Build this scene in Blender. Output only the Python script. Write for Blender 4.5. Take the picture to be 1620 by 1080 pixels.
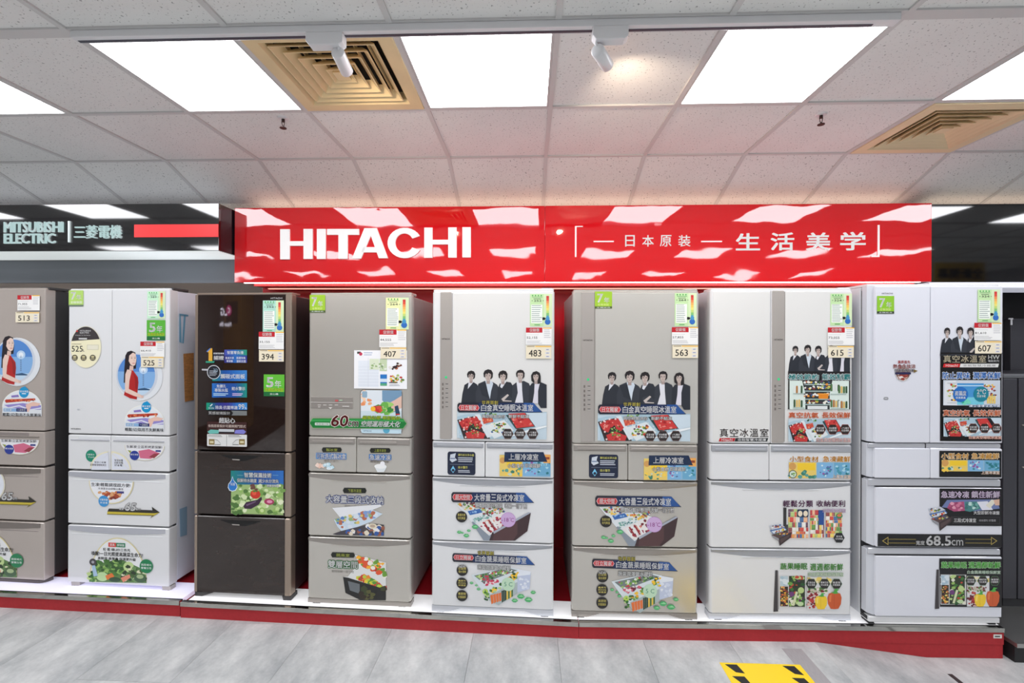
import bpy, bmesh, math, random
from mathutils import Vector, Matrix
random.seed(7)
for o in list(bpy.data.objects): bpy.data.objects.remove(o)
C = bpy.context.scene.collection
sc = bpy.context.scene
# ------------------------------------------------------------------ camera
EYE = 1.598; PLT = 0.091; FPX = 733.0; YAW = 0.0365; ROLL = 0.0035
cam = bpy.data.cameras.new('camera'); cam.sensor_width = 36; cam.lens = 36*FPX/1620; cam.clip_start = .02
co = bpy.data.objects.new('camera', cam); C.objects.link(co); sc.camera = co
fw = Vector((-math.sin(YAW), math.cos(YAW), 0)); rt0 = Vector((math.cos(YAW), math.sin(YAW), 0)); up0 = Vector((0, 0, 1))
rt = rt0*math.cos(ROLL) + up0*math.sin(ROLL); up = up0*math.cos(ROLL) - rt0*math.sin(ROLL)
EYEP = Vector((0, 0, EYE))
M = Matrix((rt, up, -fw)).transposed().to_4x4(); M.translation = EYEP; co.matrix_world = M
# ------------------------------------------------------------------ world, exposure
w = bpy.data.worlds.new('world'); sc.world = w; w.use_nodes = True
w.node_tree.nodes['Background'].inputs[0].default_value = (.8, .85, 1, 1); w.node_tree.nodes['Background'].inputs[1].default_value = .3
sc.view_settings.view_transform = 'Standard'; sc.view_settings.look = 'None'
sc.view_settings.gamma = 1; sc.view_settings.use_curve_mapping = False
sc.view_settings.exposure = 0.31
PANEL = 8.5      # radiance of the ceiling light panels
def spot(name, loc, aim, power, col, size=70, blend=.6, rad=.03):
    l = bpy.data.lights.new(name, 'SPOT'); l.energy = power; l.color = col; l.spot_size = math.radians(size); l.spot_blend = blend; l.shadow_soft_size = rad
    o = bpy.data.objects.new(name, l); C.objects.link(o); o.location = loc
    o.rotation_euler = (Vector(aim)-Vector(loc)).to_track_quat('-Z', 'Y').to_euler(); return o
# ------------------------------------------------------------------ helpers: rays and planes
def ray(px, py):
    return fw + rt*((px-810)/FPX) + up*((540-py)/FPX)
def onY(px, py, Y):
    r = ray(px, py); return EYEP + r*(Y/r.y)
def onZ(px, py, Z):
    r = ray(px, py); return EYEP + r*((Z-EYE)/r.z)
class Plane:
    def __init__(s, O, R, root=None):
        s.O = Vector(O); s.R = Vector(R).normalized(); s.N = s.R.cross(Vector((0, 0, 1)))   # N points to the viewer
        s.root = root
        s.inv = root.matrix_world.inverted() if root else Matrix()
    def loc(s, px, py):
        r = ray(px, py); t = (s.O-EYEP).dot(s.N)/r.dot(s.N); p = EYEP+r*t-s.O
        return p.dot(s.R), p.z
    def pt(s, u, w, off=0):
        return s.inv @ (s.O + s.R*u + Vector((0, 0, w)) + s.N*off)
def lin(c):
    return tuple(((x/255)/12.92 if x/255 <= .04045 else ((x/255+.055)/1.055)**2.4) for x in c)
# ------------------------------------------------------------------ helpers: materials
MATS = {}
def mat(name, col, rough=.5, metal=0, coat=0, ior=1.5, emit=None, es=1, noise=None, bump=None, attr=False):
    """noise=(scale, amount, stretch) varies the colour; bump=(scale, strength, stretch)"""
    if name in MATS: return MATS[name]
    m = bpy.data.materials.new(name); m.use_nodes = True; nt = m.node_tree; b = nt.nodes['Principled BSDF']
    c = lin(col)+(1,)
    b.inputs['Base Color'].default_value = c; b.inputs['Roughness'].default_value = rough; b.inputs['Metallic'].default_value = metal
    b.inputs['IOR'].default_value = ior; b.inputs['Coat Weight'].default_value = coat; b.inputs['Coat Roughness'].default_value = .04
    if emit is not None:
        b.inputs['Emission Color'].default_value = lin(emit)+(1,); b.inputs['Emission Strength'].default_value = es
    if attr:
        a = nt.nodes.new('ShaderNodeAttribute'); a.attribute_name = 'Col'; nt.links.new(a.outputs['Color'], b.inputs['Base Color'])
    def tex(scale, st, det=4):
        tc = nt.nodes.new('ShaderNodeTexCoord'); mp = nt.nodes.new('ShaderNodeMapping'); n = nt.nodes.new('ShaderNodeTexNoise')
        mp.inputs['Scale'].default_value = st; n.inputs['Scale'].default_value = scale; n.inputs['Detail'].default_value = det
        nt.links.new(tc.outputs['Object'], mp.inputs[0]); nt.links.new(mp.outputs[0], n.inputs['Vector']); return n
    if noise:
        n = tex(noise[0], noise[2]); r = nt.nodes.new('ShaderNodeMapRange')
        r.inputs[1].default_value = .3; r.inputs[2].default_value = .7; r.inputs[3].default_value = 1-noise[1]; r.inputs[4].default_value = 1+noise[1]
        nt.links.new(n.outputs[0], r.inputs[0]); h = nt.nodes.new('ShaderNodeVectorMath'); h.operation = 'SCALE'
        h.inputs[0].default_value = c[:3]; nt.links.new(r.outputs[0], h.inputs['Scale']); nt.links.new(h.outputs[0], b.inputs['Base Color'])
    if bump:
        n = tex(bump[0], bump[2], 3); bp = nt.nodes.new('ShaderNodeBump'); bp.inputs['Strength'].default_value = bump[1]; bp.inputs['Distance'].default_value = .01
        nt.links.new(n.outputs[0], bp.inputs['Height']); nt.links.new(bp.outputs[0], b.inputs['Normal'])
    MATS[name] = m; return m
def ceil_mat():
    m = mat('ceiling_tile', (243, 243, 241), .9); nt = m.node_tree; b = nt.nodes['Principled BSDF']
    tc = nt.nodes.new('ShaderNodeTexCoord'); n = nt.nodes.new('ShaderNodeTexNoise'); n.inputs['Scale'].default_value = 105; n.inputs['Detail'].default_value = 2
    n2 = nt.nodes.new('ShaderNodeTexNoise'); n2.inputs['Scale'].default_value = 3
    r = nt.nodes.new('ShaderNodeMapRange'); r.inputs[1].default_value = .31; r.inputs[2].default_value = .36; r.inputs[3].default_value = .42; r.inputs[4].default_value = 1
    r2 = nt.nodes.new('ShaderNodeMapRange'); r2.inputs[3].default_value = .9; r2.inputs[4].default_value = 1.05
    mu = nt.nodes.new('ShaderNodeMath'); mu.operation = 'MULTIPLY'; h = nt.nodes.new('ShaderNodeVectorMath'); h.operation = 'SCALE'; h.inputs[0].default_value = lin((243, 243, 241))
    L = nt.links.new
    L(tc.outputs['Object'], n.inputs['Vector']); L(tc.outputs['Object'], n2.inputs['Vector']); L(n.outputs[0], r.inputs[0]); L(n2.outputs[0], r2.inputs[0])
    L(r.outputs[0], mu.inputs[0]); L(r2.outputs[0], mu.inputs[1]); L(mu.outputs[0], h.inputs['Scale']); L(h.outputs[0], b.inputs['Base Color'])
    return m
def floor_mat():
    m = mat('floor_vinyl', (190, 192, 192), .42); nt = m.node_tree; b = nt.nodes['Principled BSDF']; L = nt.links.new
    tc = nt.nodes.new('ShaderNodeTexCoord'); mp = nt.nodes.new('ShaderNodeMapping'); mp.inputs['Scale'].default_value = (1.6, .9, 1); mp.inputs['Rotation'].default_value = (0, 0, .35)
    n = nt.nodes.new('ShaderNodeTexNoise'); n.inputs['Scale'].default_value = 2.2; n.inputs['Detail'].default_value = 9; n.inputs['Roughness'].default_value = .68
    n2 = nt.nodes.new('ShaderNodeTexNoise'); n2.inputs['Scale'].default_value = 60; n2.inputs['Detail'].default_value = 3
    cr = nt.nodes.new('ShaderNodeValToRGB'); cr.color_ramp.elements[0].position = .3; cr.color_ramp.elements[0].color = lin((146, 150, 153))+(1,)
    cr.color_ramp.elements[1].position = .62; cr.color_ramp.elements[1].color = lin((210, 211, 210))+(1,)
    oi = nt.nodes.new('ShaderNodeObjectInfo'); mr = nt.nodes.new('ShaderNodeMapRange'); mr.inputs[3].default_value = .93; mr.inputs[4].default_value = 1.04
    mr2 = nt.nodes.new('ShaderNodeMapRange'); mr2.inputs[3].default_value = .9; mr2.inputs[4].default_value = 1.1
    mu = nt.nodes.new('ShaderNodeMath'); mu.operation = 'MULTIPLY'; h = nt.nodes.new('ShaderNodeVectorMath'); h.operation = 'SCALE'
    L(tc.outputs['Object'], mp.inputs[0]); L(mp.outputs[0], n.inputs['Vector']); L(tc.outputs['Object'], n2.inputs['Vector']); L(n.outputs[0], cr.inputs[0])
    L(oi.outputs['Random'], mr.inputs[0]); L(n2.outputs[0], mr2.inputs[0]); L(mr.outputs[0], mu.inputs[0]); L(mr2.outputs[0], mu.inputs[1])
    L(cr.outputs[0], h.inputs[0]); L(mu.outputs[0], h.inputs['Scale']); L(h.outputs[0], b.inputs['Base Color'])
    return m
# ------------------------------------------------------------------ helpers: objects
def tag(o, label=None, cat=None, group=None, kind=None):
    for k, v in (('label', label), ('category', cat), ('group', group), ('kind', kind)):
        if v: o[k] = v
    return o
def empty(name, loc, rz=0, **k):
    o = bpy.data.objects.new(name, None); C.objects.link(o); o.empty_display_size = .1
    o.matrix_world = Matrix.Translation(loc) @ Matrix.Rotation(rz, 4, 'Z'); return tag(o, **k)
def mesh(name, vs, fs, m, parent=None, smooth=None, cols=None, mi=None, **k):
    me = bpy.data.meshes.new(name); me.from_pydata([tuple(v) for v in vs], [], fs)
    ms = m if isinstance(m, (list, tuple)) else [m]
    for x in ms: me.materials.append(x)
    if mi: me.polygons.foreach_set('material_index', mi)
    if cols is not None:
        a = me.color_attributes.new('Col', 'FLOAT_COLOR', 'CORNER'); buf = []
        for p, c in zip(me.polygons, cols): buf += (list(c)+[1.0])*p.loop_total
        a.data.foreach_set('color', buf)
    if smooth is not None:
        me.polygons.foreach_set('use_smooth', [True]*len(me.polygons)); me.set_sharp_from_angle(angle=math.radians(smooth))
    me.update()
    o = bpy.data.objects.new(name, me); C.objects.link(o)
    if parent is not None: o.parent = parent
    return tag(o, **k)
class MB:
    def __init__(s): s.v = []; s.f = []; s.mi = []
    def add(s, vs, fs, mi=0):
        n = len(s.v); s.v += [Vector(v) for v in vs]; s.f += [[n+i for i in f] for f in fs]; s.mi += [mi]*len(fs); return s
    def box(s, x0, y0, z0, x1, y1, z1, mi=0):
        return s.add([(x0, y0, z0), (x1, y0, z0), (x1, y1, z0), (x0, y1, z0), (x0, y0, z1), (x1, y0, z1), (x1, y1, z1), (x0, y1, z1)],
                     [(3, 2, 1, 0), (4, 5, 6, 7), (0, 1, 5, 4), (1, 2, 6, 5), (2, 3, 7, 6), (3, 0, 4, 7)], mi)
    def prism(s, pts, d, mi=0):            # pts: ring of 3-D points, d: extrusion vector
        n = len(pts); d = Vector(d); a = [Vector(p) for p in pts]
        return s.add(a+[p+d for p in a], [list(range(n))[::-1], list(range(n, 2*n))]+[(i, (i+1) % n, n+(i+1) % n, n+i) for i in range(n)], mi)
    def rings(s, rs, cap=True, mi=0):
        n = len(rs[0]); vs = [p for r in rs for p in r]; fs = []
        for k in range(len(rs)-1):
            for i in range(n): fs.append((k*n+i, k*n+(i+1) % n, (k+1)*n+(i+1) % n, (k+1)*n+i))
        if cap: fs += [list(range(n))[::-1], list(range((len(rs)-1)*n, len(rs)*n))]
        return s.add(vs, fs, mi)
    def tube(s, a, b, r, r2=None, n=16, mi=0, extra=None):
        a = Vector(a); b = Vector(b); ax = (b-a).normalized(); q = ax.to_track_quat('Z', 'X'); X = q @ Vector((1, 0, 0)); Y = q @ Vector((0, 1, 0))
        prof = extra or [(0, r), (1, r2 if r2 is not None else r)]
        return s.rings([[a+(b-a)*t+(X*math.cos(6.2832*i/n)+Y*math.sin(6.2832*i/n))*rr for i in range(n)] for t, rr in prof], mi=mi)
    def ob(s, name, m, parent=None, smooth=None, bev=0, **k):
        o = mesh(name, s.v, s.f, m, parent, smooth, mi=s.mi, **k)
        if bev:
            b = o.modifiers.new('b', 'BEVEL'); b.width = bev; b.segments = 2; b.limit_method = 'ANGLE'; b.angle_limit = math.radians(40)
        return o
def boxo(name, x0, y0, z0, x1, y1, z1, m, parent=None, bev=0, **k):
    return MB().box(x0, y0, z0, x1, y1, z1).ob(name, m, parent, bev=bev, **k)
# rounded prism standing up: footprint corners at the front rounded
def rprism(x0, x1, y0, y1, z0, z1, rl, rr, n=6):
    pts = []
    for i in range(n+1):
        a = math.pi/2*i/n; pts.append((x0+rl-rl*math.sin(a) if 0 else x0+rl*(1-math.cos(a)), y0+rl*(1-math.sin(a))))
    pr = [(x1-rr*(1-math.cos(math.pi/2*i/n)), y0+rr*(1-math.sin(math.pi/2*i/n))) for i in range(n, -1, -1)]
    ring = pts+pr+[(x1, y1), (x0, y1)]
    b = MB(); e = min(.004, (z1-z0)*.2); cx = (x0+x1)/2; cy = (y0+y1)/2
    def rg(z, s): return [Vector((x+(s if x < cx else -s), y+(s if y < cy else 0), z)) for x, y in ring]
    b.rings([rg(z0, e), rg(z0+e, 0), rg(z1-e, 0), rg(z1, e)]); return b
# ------------------------------------------------------------------ printed matter: flat coloured polygons and lettering in real sheets
TXT = {}
def bolded(s, r, n):
    vs, fs = textmesh(s)
    if r <= 0 or n < 2: return vs, fs
    V = []; F_ = []
    for i in range(n):
        a = 6.2832*(i+.5)/n; dx, dy = r*math.cos(a), r*math.sin(a); k = len(V)
        V += [(x+dx, y+dy) for x, y in vs]; F_ += [[k+j for j in f] for f in fs]
    return V, F_
def textmesh(s, off=0.0):
    k = (s, off)
    if k in TXT: return TXT[k]
    cu = bpy.data.curves.new('t', 'FONT'); cu.body = s; cu.resolution_u = 2; cu.offset = off
    o = bpy.data.objects.new('t', cu); C.objects.link(o); dg = bpy.context.evaluated_depsgraph_get()
    me = bpy.data.meshes.new_from_object(o.evaluated_get(dg))
    vs = [(v.co.x, v.co.y) for v in me.vertices]; fs = [list(p.vertices) for p in me.polygons]
    bpy.data.objects.remove(o); bpy.data.curves.remove(cu); bpy.data.meshes.remove(me)
    TXT[k] = (vs, fs); return TXT[k]
W_ = (250, 250, 250); K_ = (22, 22, 24)
class Pr:
    """draws in the pixel frame of an enlarged view of the thing, mapped on the plane"""
    def __init__(s, plane, view, off=.0022, step=.00004):
        s.p = plane; s.vw = view; s.off = off; s.step = step; s.g = ([], [], []); s.t = ([], [], []); s.win_ = None
    def win(s, tgt=None, ref=None): s.win_ = (tgt, ref) if tgt else None
    def px(s, x, y):
        if s.win_:
            T, R = s.win_; x = T[0]+(x-R[0])*(T[2]-T[0])/(R[2]-R[0]); y = T[1]+(y-R[1])*(T[3]-T[1])/(R[3]-R[1])
        v = s.vw; sy = v[3] if len(v) > 3 else v[2]
        return v[0]+x/v[2], v[1]+y/sy
    def _add(s, tgt, pts, faces, col):
        s.off += s.step; n = len(tgt[0]); tgt[0].extend(s.p.pt(u, w, s.off) for u, w in pts)
        tgt[1].extend([n+i for i in f] for f in faces); c = lin(col); tgt[2].extend([c]*len(faces))
    def poly(s, pts, col):
        q = [s.p.loc(*s.px(x, y)) for x, y in pts]; s._add(s.g, q, [list(range(len(q)))], col)
    def shape(s, x0, y0, x1, y1, unit, faces, col, tgt=None):      # unit: points in 0..1 (y down)
        xc, yc = (x0+x1)/2, (y0+y1)/2
        ua = s.p.loc(*s.px(x0, yc))[0]; ub = s.p.loc(*s.px(x1, yc))[0]; wa = s.p.loc(*s.px(xc, y0))[1]; wb = s.p.loc(*s.px(xc, y1))[1]
        s._add(tgt or s.g, [(ua+(ub-ua)*x, wa+(wb-wa)*y) for x, y in unit], faces, col)
    MICRO = .000004
    def rect(s, x0, y0, x1, y1, col): s.shape(x0, y0, x1, y1, [(0, 0), (1, 0), (1, 1), (0, 1)], [(0, 1, 2, 3)], col)
    def circ(s, cx, cy, r, col, ry=None, n=20, a0=0, a1=360):
        ry = ry or r; full = (a1-a0) >= 360; k = n if full else n+1
        pts = [(.5+.5*math.cos(math.radians(a0+(a1-a0)*i/n)), .5+.5*math.sin(math.radians(a0+(a1-a0)*i/n))) for i in range(k)]
        s.shape(cx-r, cy-ry, cx+r, cy+ry, pts, [list(range(k))], col)
    def ring(s, cx, cy, r, col, inner, w): s.circ(cx, cy, r, col, n=28); s.circ(cx, cy, r-w, inner, n=28)
    def rrect(s, x0, y0, x1, y1, r, col):
        W = x1-x0; H = y1-y0; pts = []
        for cx, cy, a in ((r, r, 180), (W-r, r, 270), (W-r, H-r, 0), (r, H-r, 90)):
            for i in range(5):
                t = math.radians(a+90*i/4); pts.append(((cx+r*math.cos(t))/W, (cy+r*math.sin(t))/H))
        s.shape(x0, y0, x1, y1, pts, [list(range(len(pts)))], col)
    def hexa(s, cx, cy, r, col, ry=None):
        ry = ry or r*.87; s.shape(cx-r, cy-ry, cx+r, cy+ry, [(0, .5), (.25, 0), (.75, 0), (1, .5), (.75, 1), (.25, 1)], [(0, 1, 2, 3, 4, 5)], col)
    def text(s, st, x0, y0, x1, y1, col, b=.012, oc=None, ow=.05, sk=0):
        vs = textmesh(st)[0]
        if not vs: return
        a0 = min(v[0] for v in vs); a1 = max(v[0] for v in vs); b0 = min(v[1] for v in vs); b1 = max(v[1] for v in vs)
        big = (y1-y0)/s.vw[2] > 4.2
        for r, n, c in (([(b*.8+ow*.7, 6, oc)] if oc else [])+[(b*.75, (4 if big else 2) if b > .005 else 1, col)]):
            v2, f2 = bolded(st, r, n)
            s.shape(x0, y0, x1, y1, [((x-a0)/(a1-a0)+sk*(y-b0)/(b1-b0), 1-(y-b0)/(b1-b0)) for x, y in v2], f2, c, s.t)
    def bars(s, x0, y0, x1, y1, n, col, fill=.5, rag=.25):        # lines of print too small to read
        h = (y1-y0)/n
        for i in range(n):
            s.off -= (s.step-s.MICRO if i else 0); s.rect(x0, y0+h*i, x1-(x1-x0)*rag*random.random(), y0+h*(i+fill), col)
    def blobs(s, n, x0, y0, x1, y1, cols, r0, r1, quad=None):
        for i in range(n):
            s.off -= (s.step-s.MICRO if i else 0)
            a, b_ = random.random(), random.random()
            if quad:
                (ax, ay), (bx, by), (cx, cy), (dx, dy) = quad
                X = (ax*(1-a)+bx*a)*(1-b_)+(dx*(1-a)+cx*a)*b_; Y = (ay*(1-a)+by*a)*(1-b_)+(dy*(1-a)+cy*a)*b_
            else: X = x0+(x1-x0)*a; Y = y0+(y1-y0)*b_
            r = r0+(r1-r0)*random.random(); ph = random.random()*6; k = random.choice((5, 6, 7))
            s.poly([(X+r*(.7+.5*random.random())*math.cos(ph+6.283*j/k), Y+r*(.5+.5*random.random())*math.sin(ph+6.283*j/k)) for j in range(k)], random.choice(cols))
    def build(s, name, parent, label=None, tname='lettering', m=None):
        m = m or mat('printed_paper', (255, 255, 255), .35, attr=True, coat=.15)
        o = None
        if s.g[0]: o = mesh(name, s.g[0], s.g[1], m, parent, cols=s.g[2], label=label)
        if s.t[0]:
            if o is None: o = mesh(name, s.t[0], s.t[1], m, parent, cols=s.t[2], label=label)
            else: mesh(tname, s.t[0], s.t[1], m, o, cols=s.t[2], kind='stuff')
        return o
# ================================================================== the room
S = .605; X0 = -2.9244; YA = 1.664; HC = 2.743
def gx(i): return X0+S*i
def gy(k): return YA+S*k
YC = gy(2); SL = .40
def cz(Y): return HC-(max(0, Y-YC))*SL
M_tile = ceil_mat(); M_bar = mat('grid_paint', (214, 213, 212), .5)
M_floor = floor_mat()
M_grey = mat('wall_grey', (150, 146, 146), .55); M_red = mat('red_gloss_wall', (196, 26, 40), .22, coat=.3)
M_dark = mat('wall_charcoal', (38, 38, 42), .4); M_room = mat('room_paint', (205, 205, 206), .7)
XL, XR, YF, YB = -7.2, 7.6, -5.6, 3.45
ceiling = boxo('ceiling', XL, YF, HC+.06, XR, 4.1, HC+.10, M_room, kind='structure')
VENTS = {(3, 0), (8, 1)}
def is_light(i, k): return i % 2 == 0 and k % 3 == 0 and k < 2
tile_me = {}
def tile_obj(i, k):
    g = .004; x0, x1 = gx(i)+g, gx(i+1)-g; y0, y1 = gy(k)+g, gy(k+1)-g
    w2 = (x1-x0)/2; key = 's' if k >= 2 else 'f'
    if key not in tile_me:
        d = y1-y0; dz = -d*SL if k >= 2 else 0
        b = MB(); b.add([(-w2, 0, 0), (w2, 0, 0), (w2, d, dz), (-w2, d, dz), (-w2, 0, .015), (w2, 0, .015), (w2, d, dz+.015), (-w2, d, dz+.015)],
                        [(3, 2, 1, 0), (4, 5, 6, 7), (0, 1, 5, 4), (1, 2, 6, 5), (2, 3, 7, 6), (3, 0, 4, 7)])
        o = b.ob('ceiling_tile', M_tile, ceiling); tile_me[key] = o.data
    else:
        o = bpy.data.objects.new('ceiling_tile', tile_me[key]); C.objects.link(o); o.parent = ceiling
    o.location = (gx(i)+S/2, y0, cz(y0)+.004)
for k in range(-2, 3):
    for i in range(-4, 14):
        if not is_light(i, k) and (i, k) not in VENTS: tile_obj(i, k)
pb = MB()
for k in range(-12, -2):
    for i in range(-7, 17):
        if not (is_light(i, k) and -4 <= i <= 12 and k in (-3, -6)):
            pb.add([(gx(i), gy(k), HC+.004), (gx(i), gy(k+1), HC+.004), (gx(i+1), gy(k+1), HC+.004), (gx(i+1), gy(k), HC+.004)], [(0, 1, 2, 3)])
for k in range(-2, 3):
    for i in list(range(-7, -4))+list(range(14, 17)):
        pb.add([(gx(i), gy(k), cz(gy(k))+.004), (gx(i), gy(k+1), cz(gy(k+1))+.004), (gx(i+1), gy(k+1), cz(gy(k+1))+.004), (gx(i+1), gy(k), cz(gy(k))+.004)], [(0, 1, 2, 3)])
pb.ob('distant_ceiling_tiles', M_tile, ceiling, kind='stuff')
for i in range(-7, 18):
    b = MB().box(gx(i)-.011, YF, HC-.004, gx(i)+.011, YC, HC+.012)
    y1 = gy(3); z1 = cz(y1)
    b.add([(gx(i)-.011, YC, HC-.004), (gx(i)+.011, YC, HC-.004), (gx(i)+.011, y1, z1-.004), (gx(i)-.011, y1, z1-.004),
           (gx(i)-.011, YC, HC+.012), (gx(i)+.011, YC, HC+.012), (gx(i)+.011, y1, z1+.012), (gx(i)-.011, y1, z1+.012)],
          [(3, 2, 1, 0), (4, 5, 6, 7), (0, 1, 5, 4), (1, 2, 6, 5), (2, 3, 7, 6), (3, 0, 4, 7)])
    b.ob('grid_bar', M_bar, ceiling)
for k in range(-12, 4):
    hw = .024 if k == 0 else .010; z = cz(gy(k)); boxo('grid_bar', XL, gy(k)-hw, z-.0035, XR, gy(k)+hw, z+.010, M_bar, ceiling)
# ceiling lights
M_em = mat('light_diffuser', (255, 255, 255), .5, emit=(250, 251, 255), es=PANEL)
LBL = {(0, 0): 'square ceiling light panel cut off by the left edge', (2, 0): 'square ceiling light panel left of the yellowed vent with the white spotlight',
       (4, 0): 'square ceiling light panel between the yellowed vent and the second spotlight', (6, 0): 'square ceiling light panel at the right end of the track',
       (8, 0): 'square ceiling light panel cut off by the right edge above the second vent'}
for k in (0, -3, -6):
    for i in range(-4, 13, 2):
        vis = (i, k) in LBL
        t = empty('ceiling_light', (gx(i)+S/2, gy(k)+S/2, HC-.004), label=LBL.get((i, k), 'square ceiling light panel outside the frame'), category='ceiling light',
                  group='ceiling light panels' if vis else 'ceiling light panels outside the frame') if False else None
        t = empty('ceiling_light', (gx(i)+S/2, gy(k)+S/2, HC-.004)); tag(t, LBL.get((i, k), 'square ceiling light panel outside the frame'), 'ceiling light', 'ceiling light panels' if vis else 'ceiling light panels outside the frame')
        h = S/2-.012
        f = MB()
        for a in ((-h, -h, h, -h+.008), (-h, h-.008, h, h), (-h, -h+.008, -h+.008, h-.008), (h-.008, -h+.008, h, h-.008)): f.box(a[0], a[1], 0, a[2], a[3], .02)
        f.ob('frame', M_bar, t); q = h-.008
        mesh('diffuser', [(-q, -q, .004), (-q, q, .004), (q, q, .004), (q, -q, .004)], [(0, 1, 2, 3)], M_em, t)
# vents
M_v1 = mat('yellowed_plastic', (242, 218, 170), .5, noise=(5, .08, (1, 1, 1))); M_v2 = mat('cream_plastic', (238, 220, 180), .5); M_blk = mat('black_void', (14, 13, 12), .8)
def vent(i, k, m, label):
    t = empty('air_vent', (gx(i)+S/2, gy(k)+S/2, HC-.004)); tag(t, label, 'air vent', 'square ceiling air diffusers')
    h = S/2-.013; a = .222
    f = MB(); n = 4
    def sq(r, z, rc=0): return [Vector((-r, -r, z)), Vector((-r, r, z)), Vector((r, r, z)), Vector((r, -r, z))]
    f.rings([sq(h, .004), sq(h, -.004), sq(a+.012, -.006), sq(a, .012), sq(a-.002, .05), ], cap=False)
    f.ob('frame', m, t, bev=0)
    for j in range(5):
        r = .206-.040*j; b = MB()
        b.rings([sq(r, -.004), sq(r+.004, -.004), sq(r+.002, .002), sq(r-.030, .034), sq(r-.033, .034), sq(r, -.004)], cap=False)
        b.ob('louvre', m, t)
    r = .03; MB().rings([sq(r, -.003), sq(r-.004, .012)]).ob('centre_plate', m, t)
    b = MB()
    for j in range(-3, 4):
        if j: b.box(j*.055-.001, -.20, .022, j*.055+.001, .20, .045)
    b.ob('support_fin', m, t)
    MB().box(-a, -a, .046, a, a, .05).ob('backing', M_blk, t)
vent(3, 0, M_v1, 'yellow-stained square air diffuser behind the left spotlight')
vent(8, 1, M_v2, 'cream square air diffuser near the top right corner, one row behind the light panels')
# track and spotlights
M_wh = mat('white_enamel', (235, 236, 238), .35, coat=.2); M_slot = mat('track_slot', (70, 72, 84), .4)
t = empty('lighting_track', (gx(2), YA, HC-.004)); tag(t, 'long white lighting track along the ceiling carrying two spotlights', 'track')
L = gx(7)-gx(2)-.03
MB().box(.02, -.018, -.026, L, .020, 0).ob('rail', M_wh, t, bev=.002)
MB().box(.03, .0205, -.024, L-.08, .0225, -.004).box(.03, .002, -.0275, L-.08, .014, -.0262).ob('slot', M_slot, t)
M_lens = mat('lamp_lens', (255, 220, 170), .3, emit=(255, 190, 130), es=9)
def spotlamp(ax0, ax1, ay, st, A, B, label, pw):
    a = onY(ax0, ay, YA); b = onY(ax1, ay, YA); t = empty('track_spotlight', (a.x, YA, HC-.03)); tag(t, label, 'spotlight', 'white spotlights on the ceiling track')
    O = Vector((a.x, YA, HC-.03)); L = b.x-a.x
    MB().prism([(0, -.02, 0), (L, -.02, 0), (L, -.02, -.036), (L-.015, -.02, -.046), (.012, -.02, -.046), (0, -.02, -.03)], (0, .042, 0)).ob('adapter', M_wh, t, bev=.003)
    pa = onY(*A, YA+.0)-O; pb_ = onY(*B, YA+.095)-O; s_ = onY(*st, YA)-O; s_.z = -.045
    MB().tube(s_, pa+(pb_-pa)*.12, .005, n=8).ob('stem', M_wh, t, 40)
    MB().tube(pa, pb_, .024, extra=[(0, .0215), (.02, .024), (.98, .024), (1, .0225), (.995, .020)]).ob('lamp_head', M_wh, t, 50)
    d = (pb_-pa).normalized()
    MB().tube(pb_+d*.001, pb_+d*.002, .0195).ob('lens', M_lens, t)
    p = O+pb_+d*.012; spot('spot_beam', p, p+d+Vector((0, 0, -.25)), pw, (1, .78, .58), 112, .9, .02)
spotlamp(487, 545, 45, (536, 60), (534, 82), (549, 114), 'left white track spotlight hanging in front of the yellow vent', 8)
spotlamp(937, 993, 40, (943, 52), (945, 79), (961, 104), 'right white track spotlight hanging before a plain warm-lit tile', 10)
# sprinklers
M_spr = mat('dark_bronze', (60, 45, 42), .4, metal=.6)
for (px_, py_), lb in (((448, 188), 'ceiling sprinkler left of the yellow vent below the large light panel'), ((1299, 182), 'ceiling sprinkler to the right beneath the track end')):
    r = ray(px_, py_); q = EYEP+r*((HC-EYE)/r.z); t = empty('fire_sprinkler', (q.x, q.y, HC+.004)); tag(t, lb, 'sprinkler', 'fire sprinklers')
    MB().tube((0, 0, 0), (0, 0, -.006), .028, .024).ob('escutcheon', M_wh, t, 40)
    MB().tube((0, 0, -.006), (0, 0, -.02), .008).tube((-.008, 0, -.018), (-.003, 0, -.045), .002, n=6).tube((.008, 0, -.018), (.003, 0, -.045), .002, n=6).tube((0, 0, -.04), (0, 0, -.05), .005).ob('frame_arm', M_spr, t, 40)
    MB().tube((0, 0, -.05), (0, 0, -.053), .017, n=12).ob('deflector', M_spr, t, 40)
# floor: level part, ramp, lower part
XRMP0, XRMP1, ZL = 1.53, 2.12, -.075
floor = boxo('floor', XL, YF, -.14, XR, 4.1, -.09, mat('screed', (150, 150, 150), .8), kind='structure')
TW, TL = .457, .914; fm = {}
x = XRMP0
for c in range(13):
    x1 = XRMP0-TW*c; x0 = x1-TW
    for r in range(-1, 4):
        y0 = .42+TL*r+(.457 if c % 2 else 0)-.6
        if 'a' not in fm:
            o = MB().box(.0006, .0006, -.02, TW-.0006, TL-.0006, 0).ob('floor_tile', M_floor, floor); fm['a'] = o.data
        else: o = bpy.data.objects.new('floor_tile', fm['a']); C.objects.link(o); o.parent = floor
        o.location = (x0, y0, 0)
boxo('rear_floor', XL, YF, -.03, XRMP0, .2-1.0, -.001, M_floor, floor); boxo('under_display_floor', XL, YF, -.08, XRMP0, 4.1, -.021, M_floor, floor)
boxo('side_floor', XL, YF, -.03, XRMP0-13*TW, 4.1, -.001, M_floor, floor)
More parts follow.
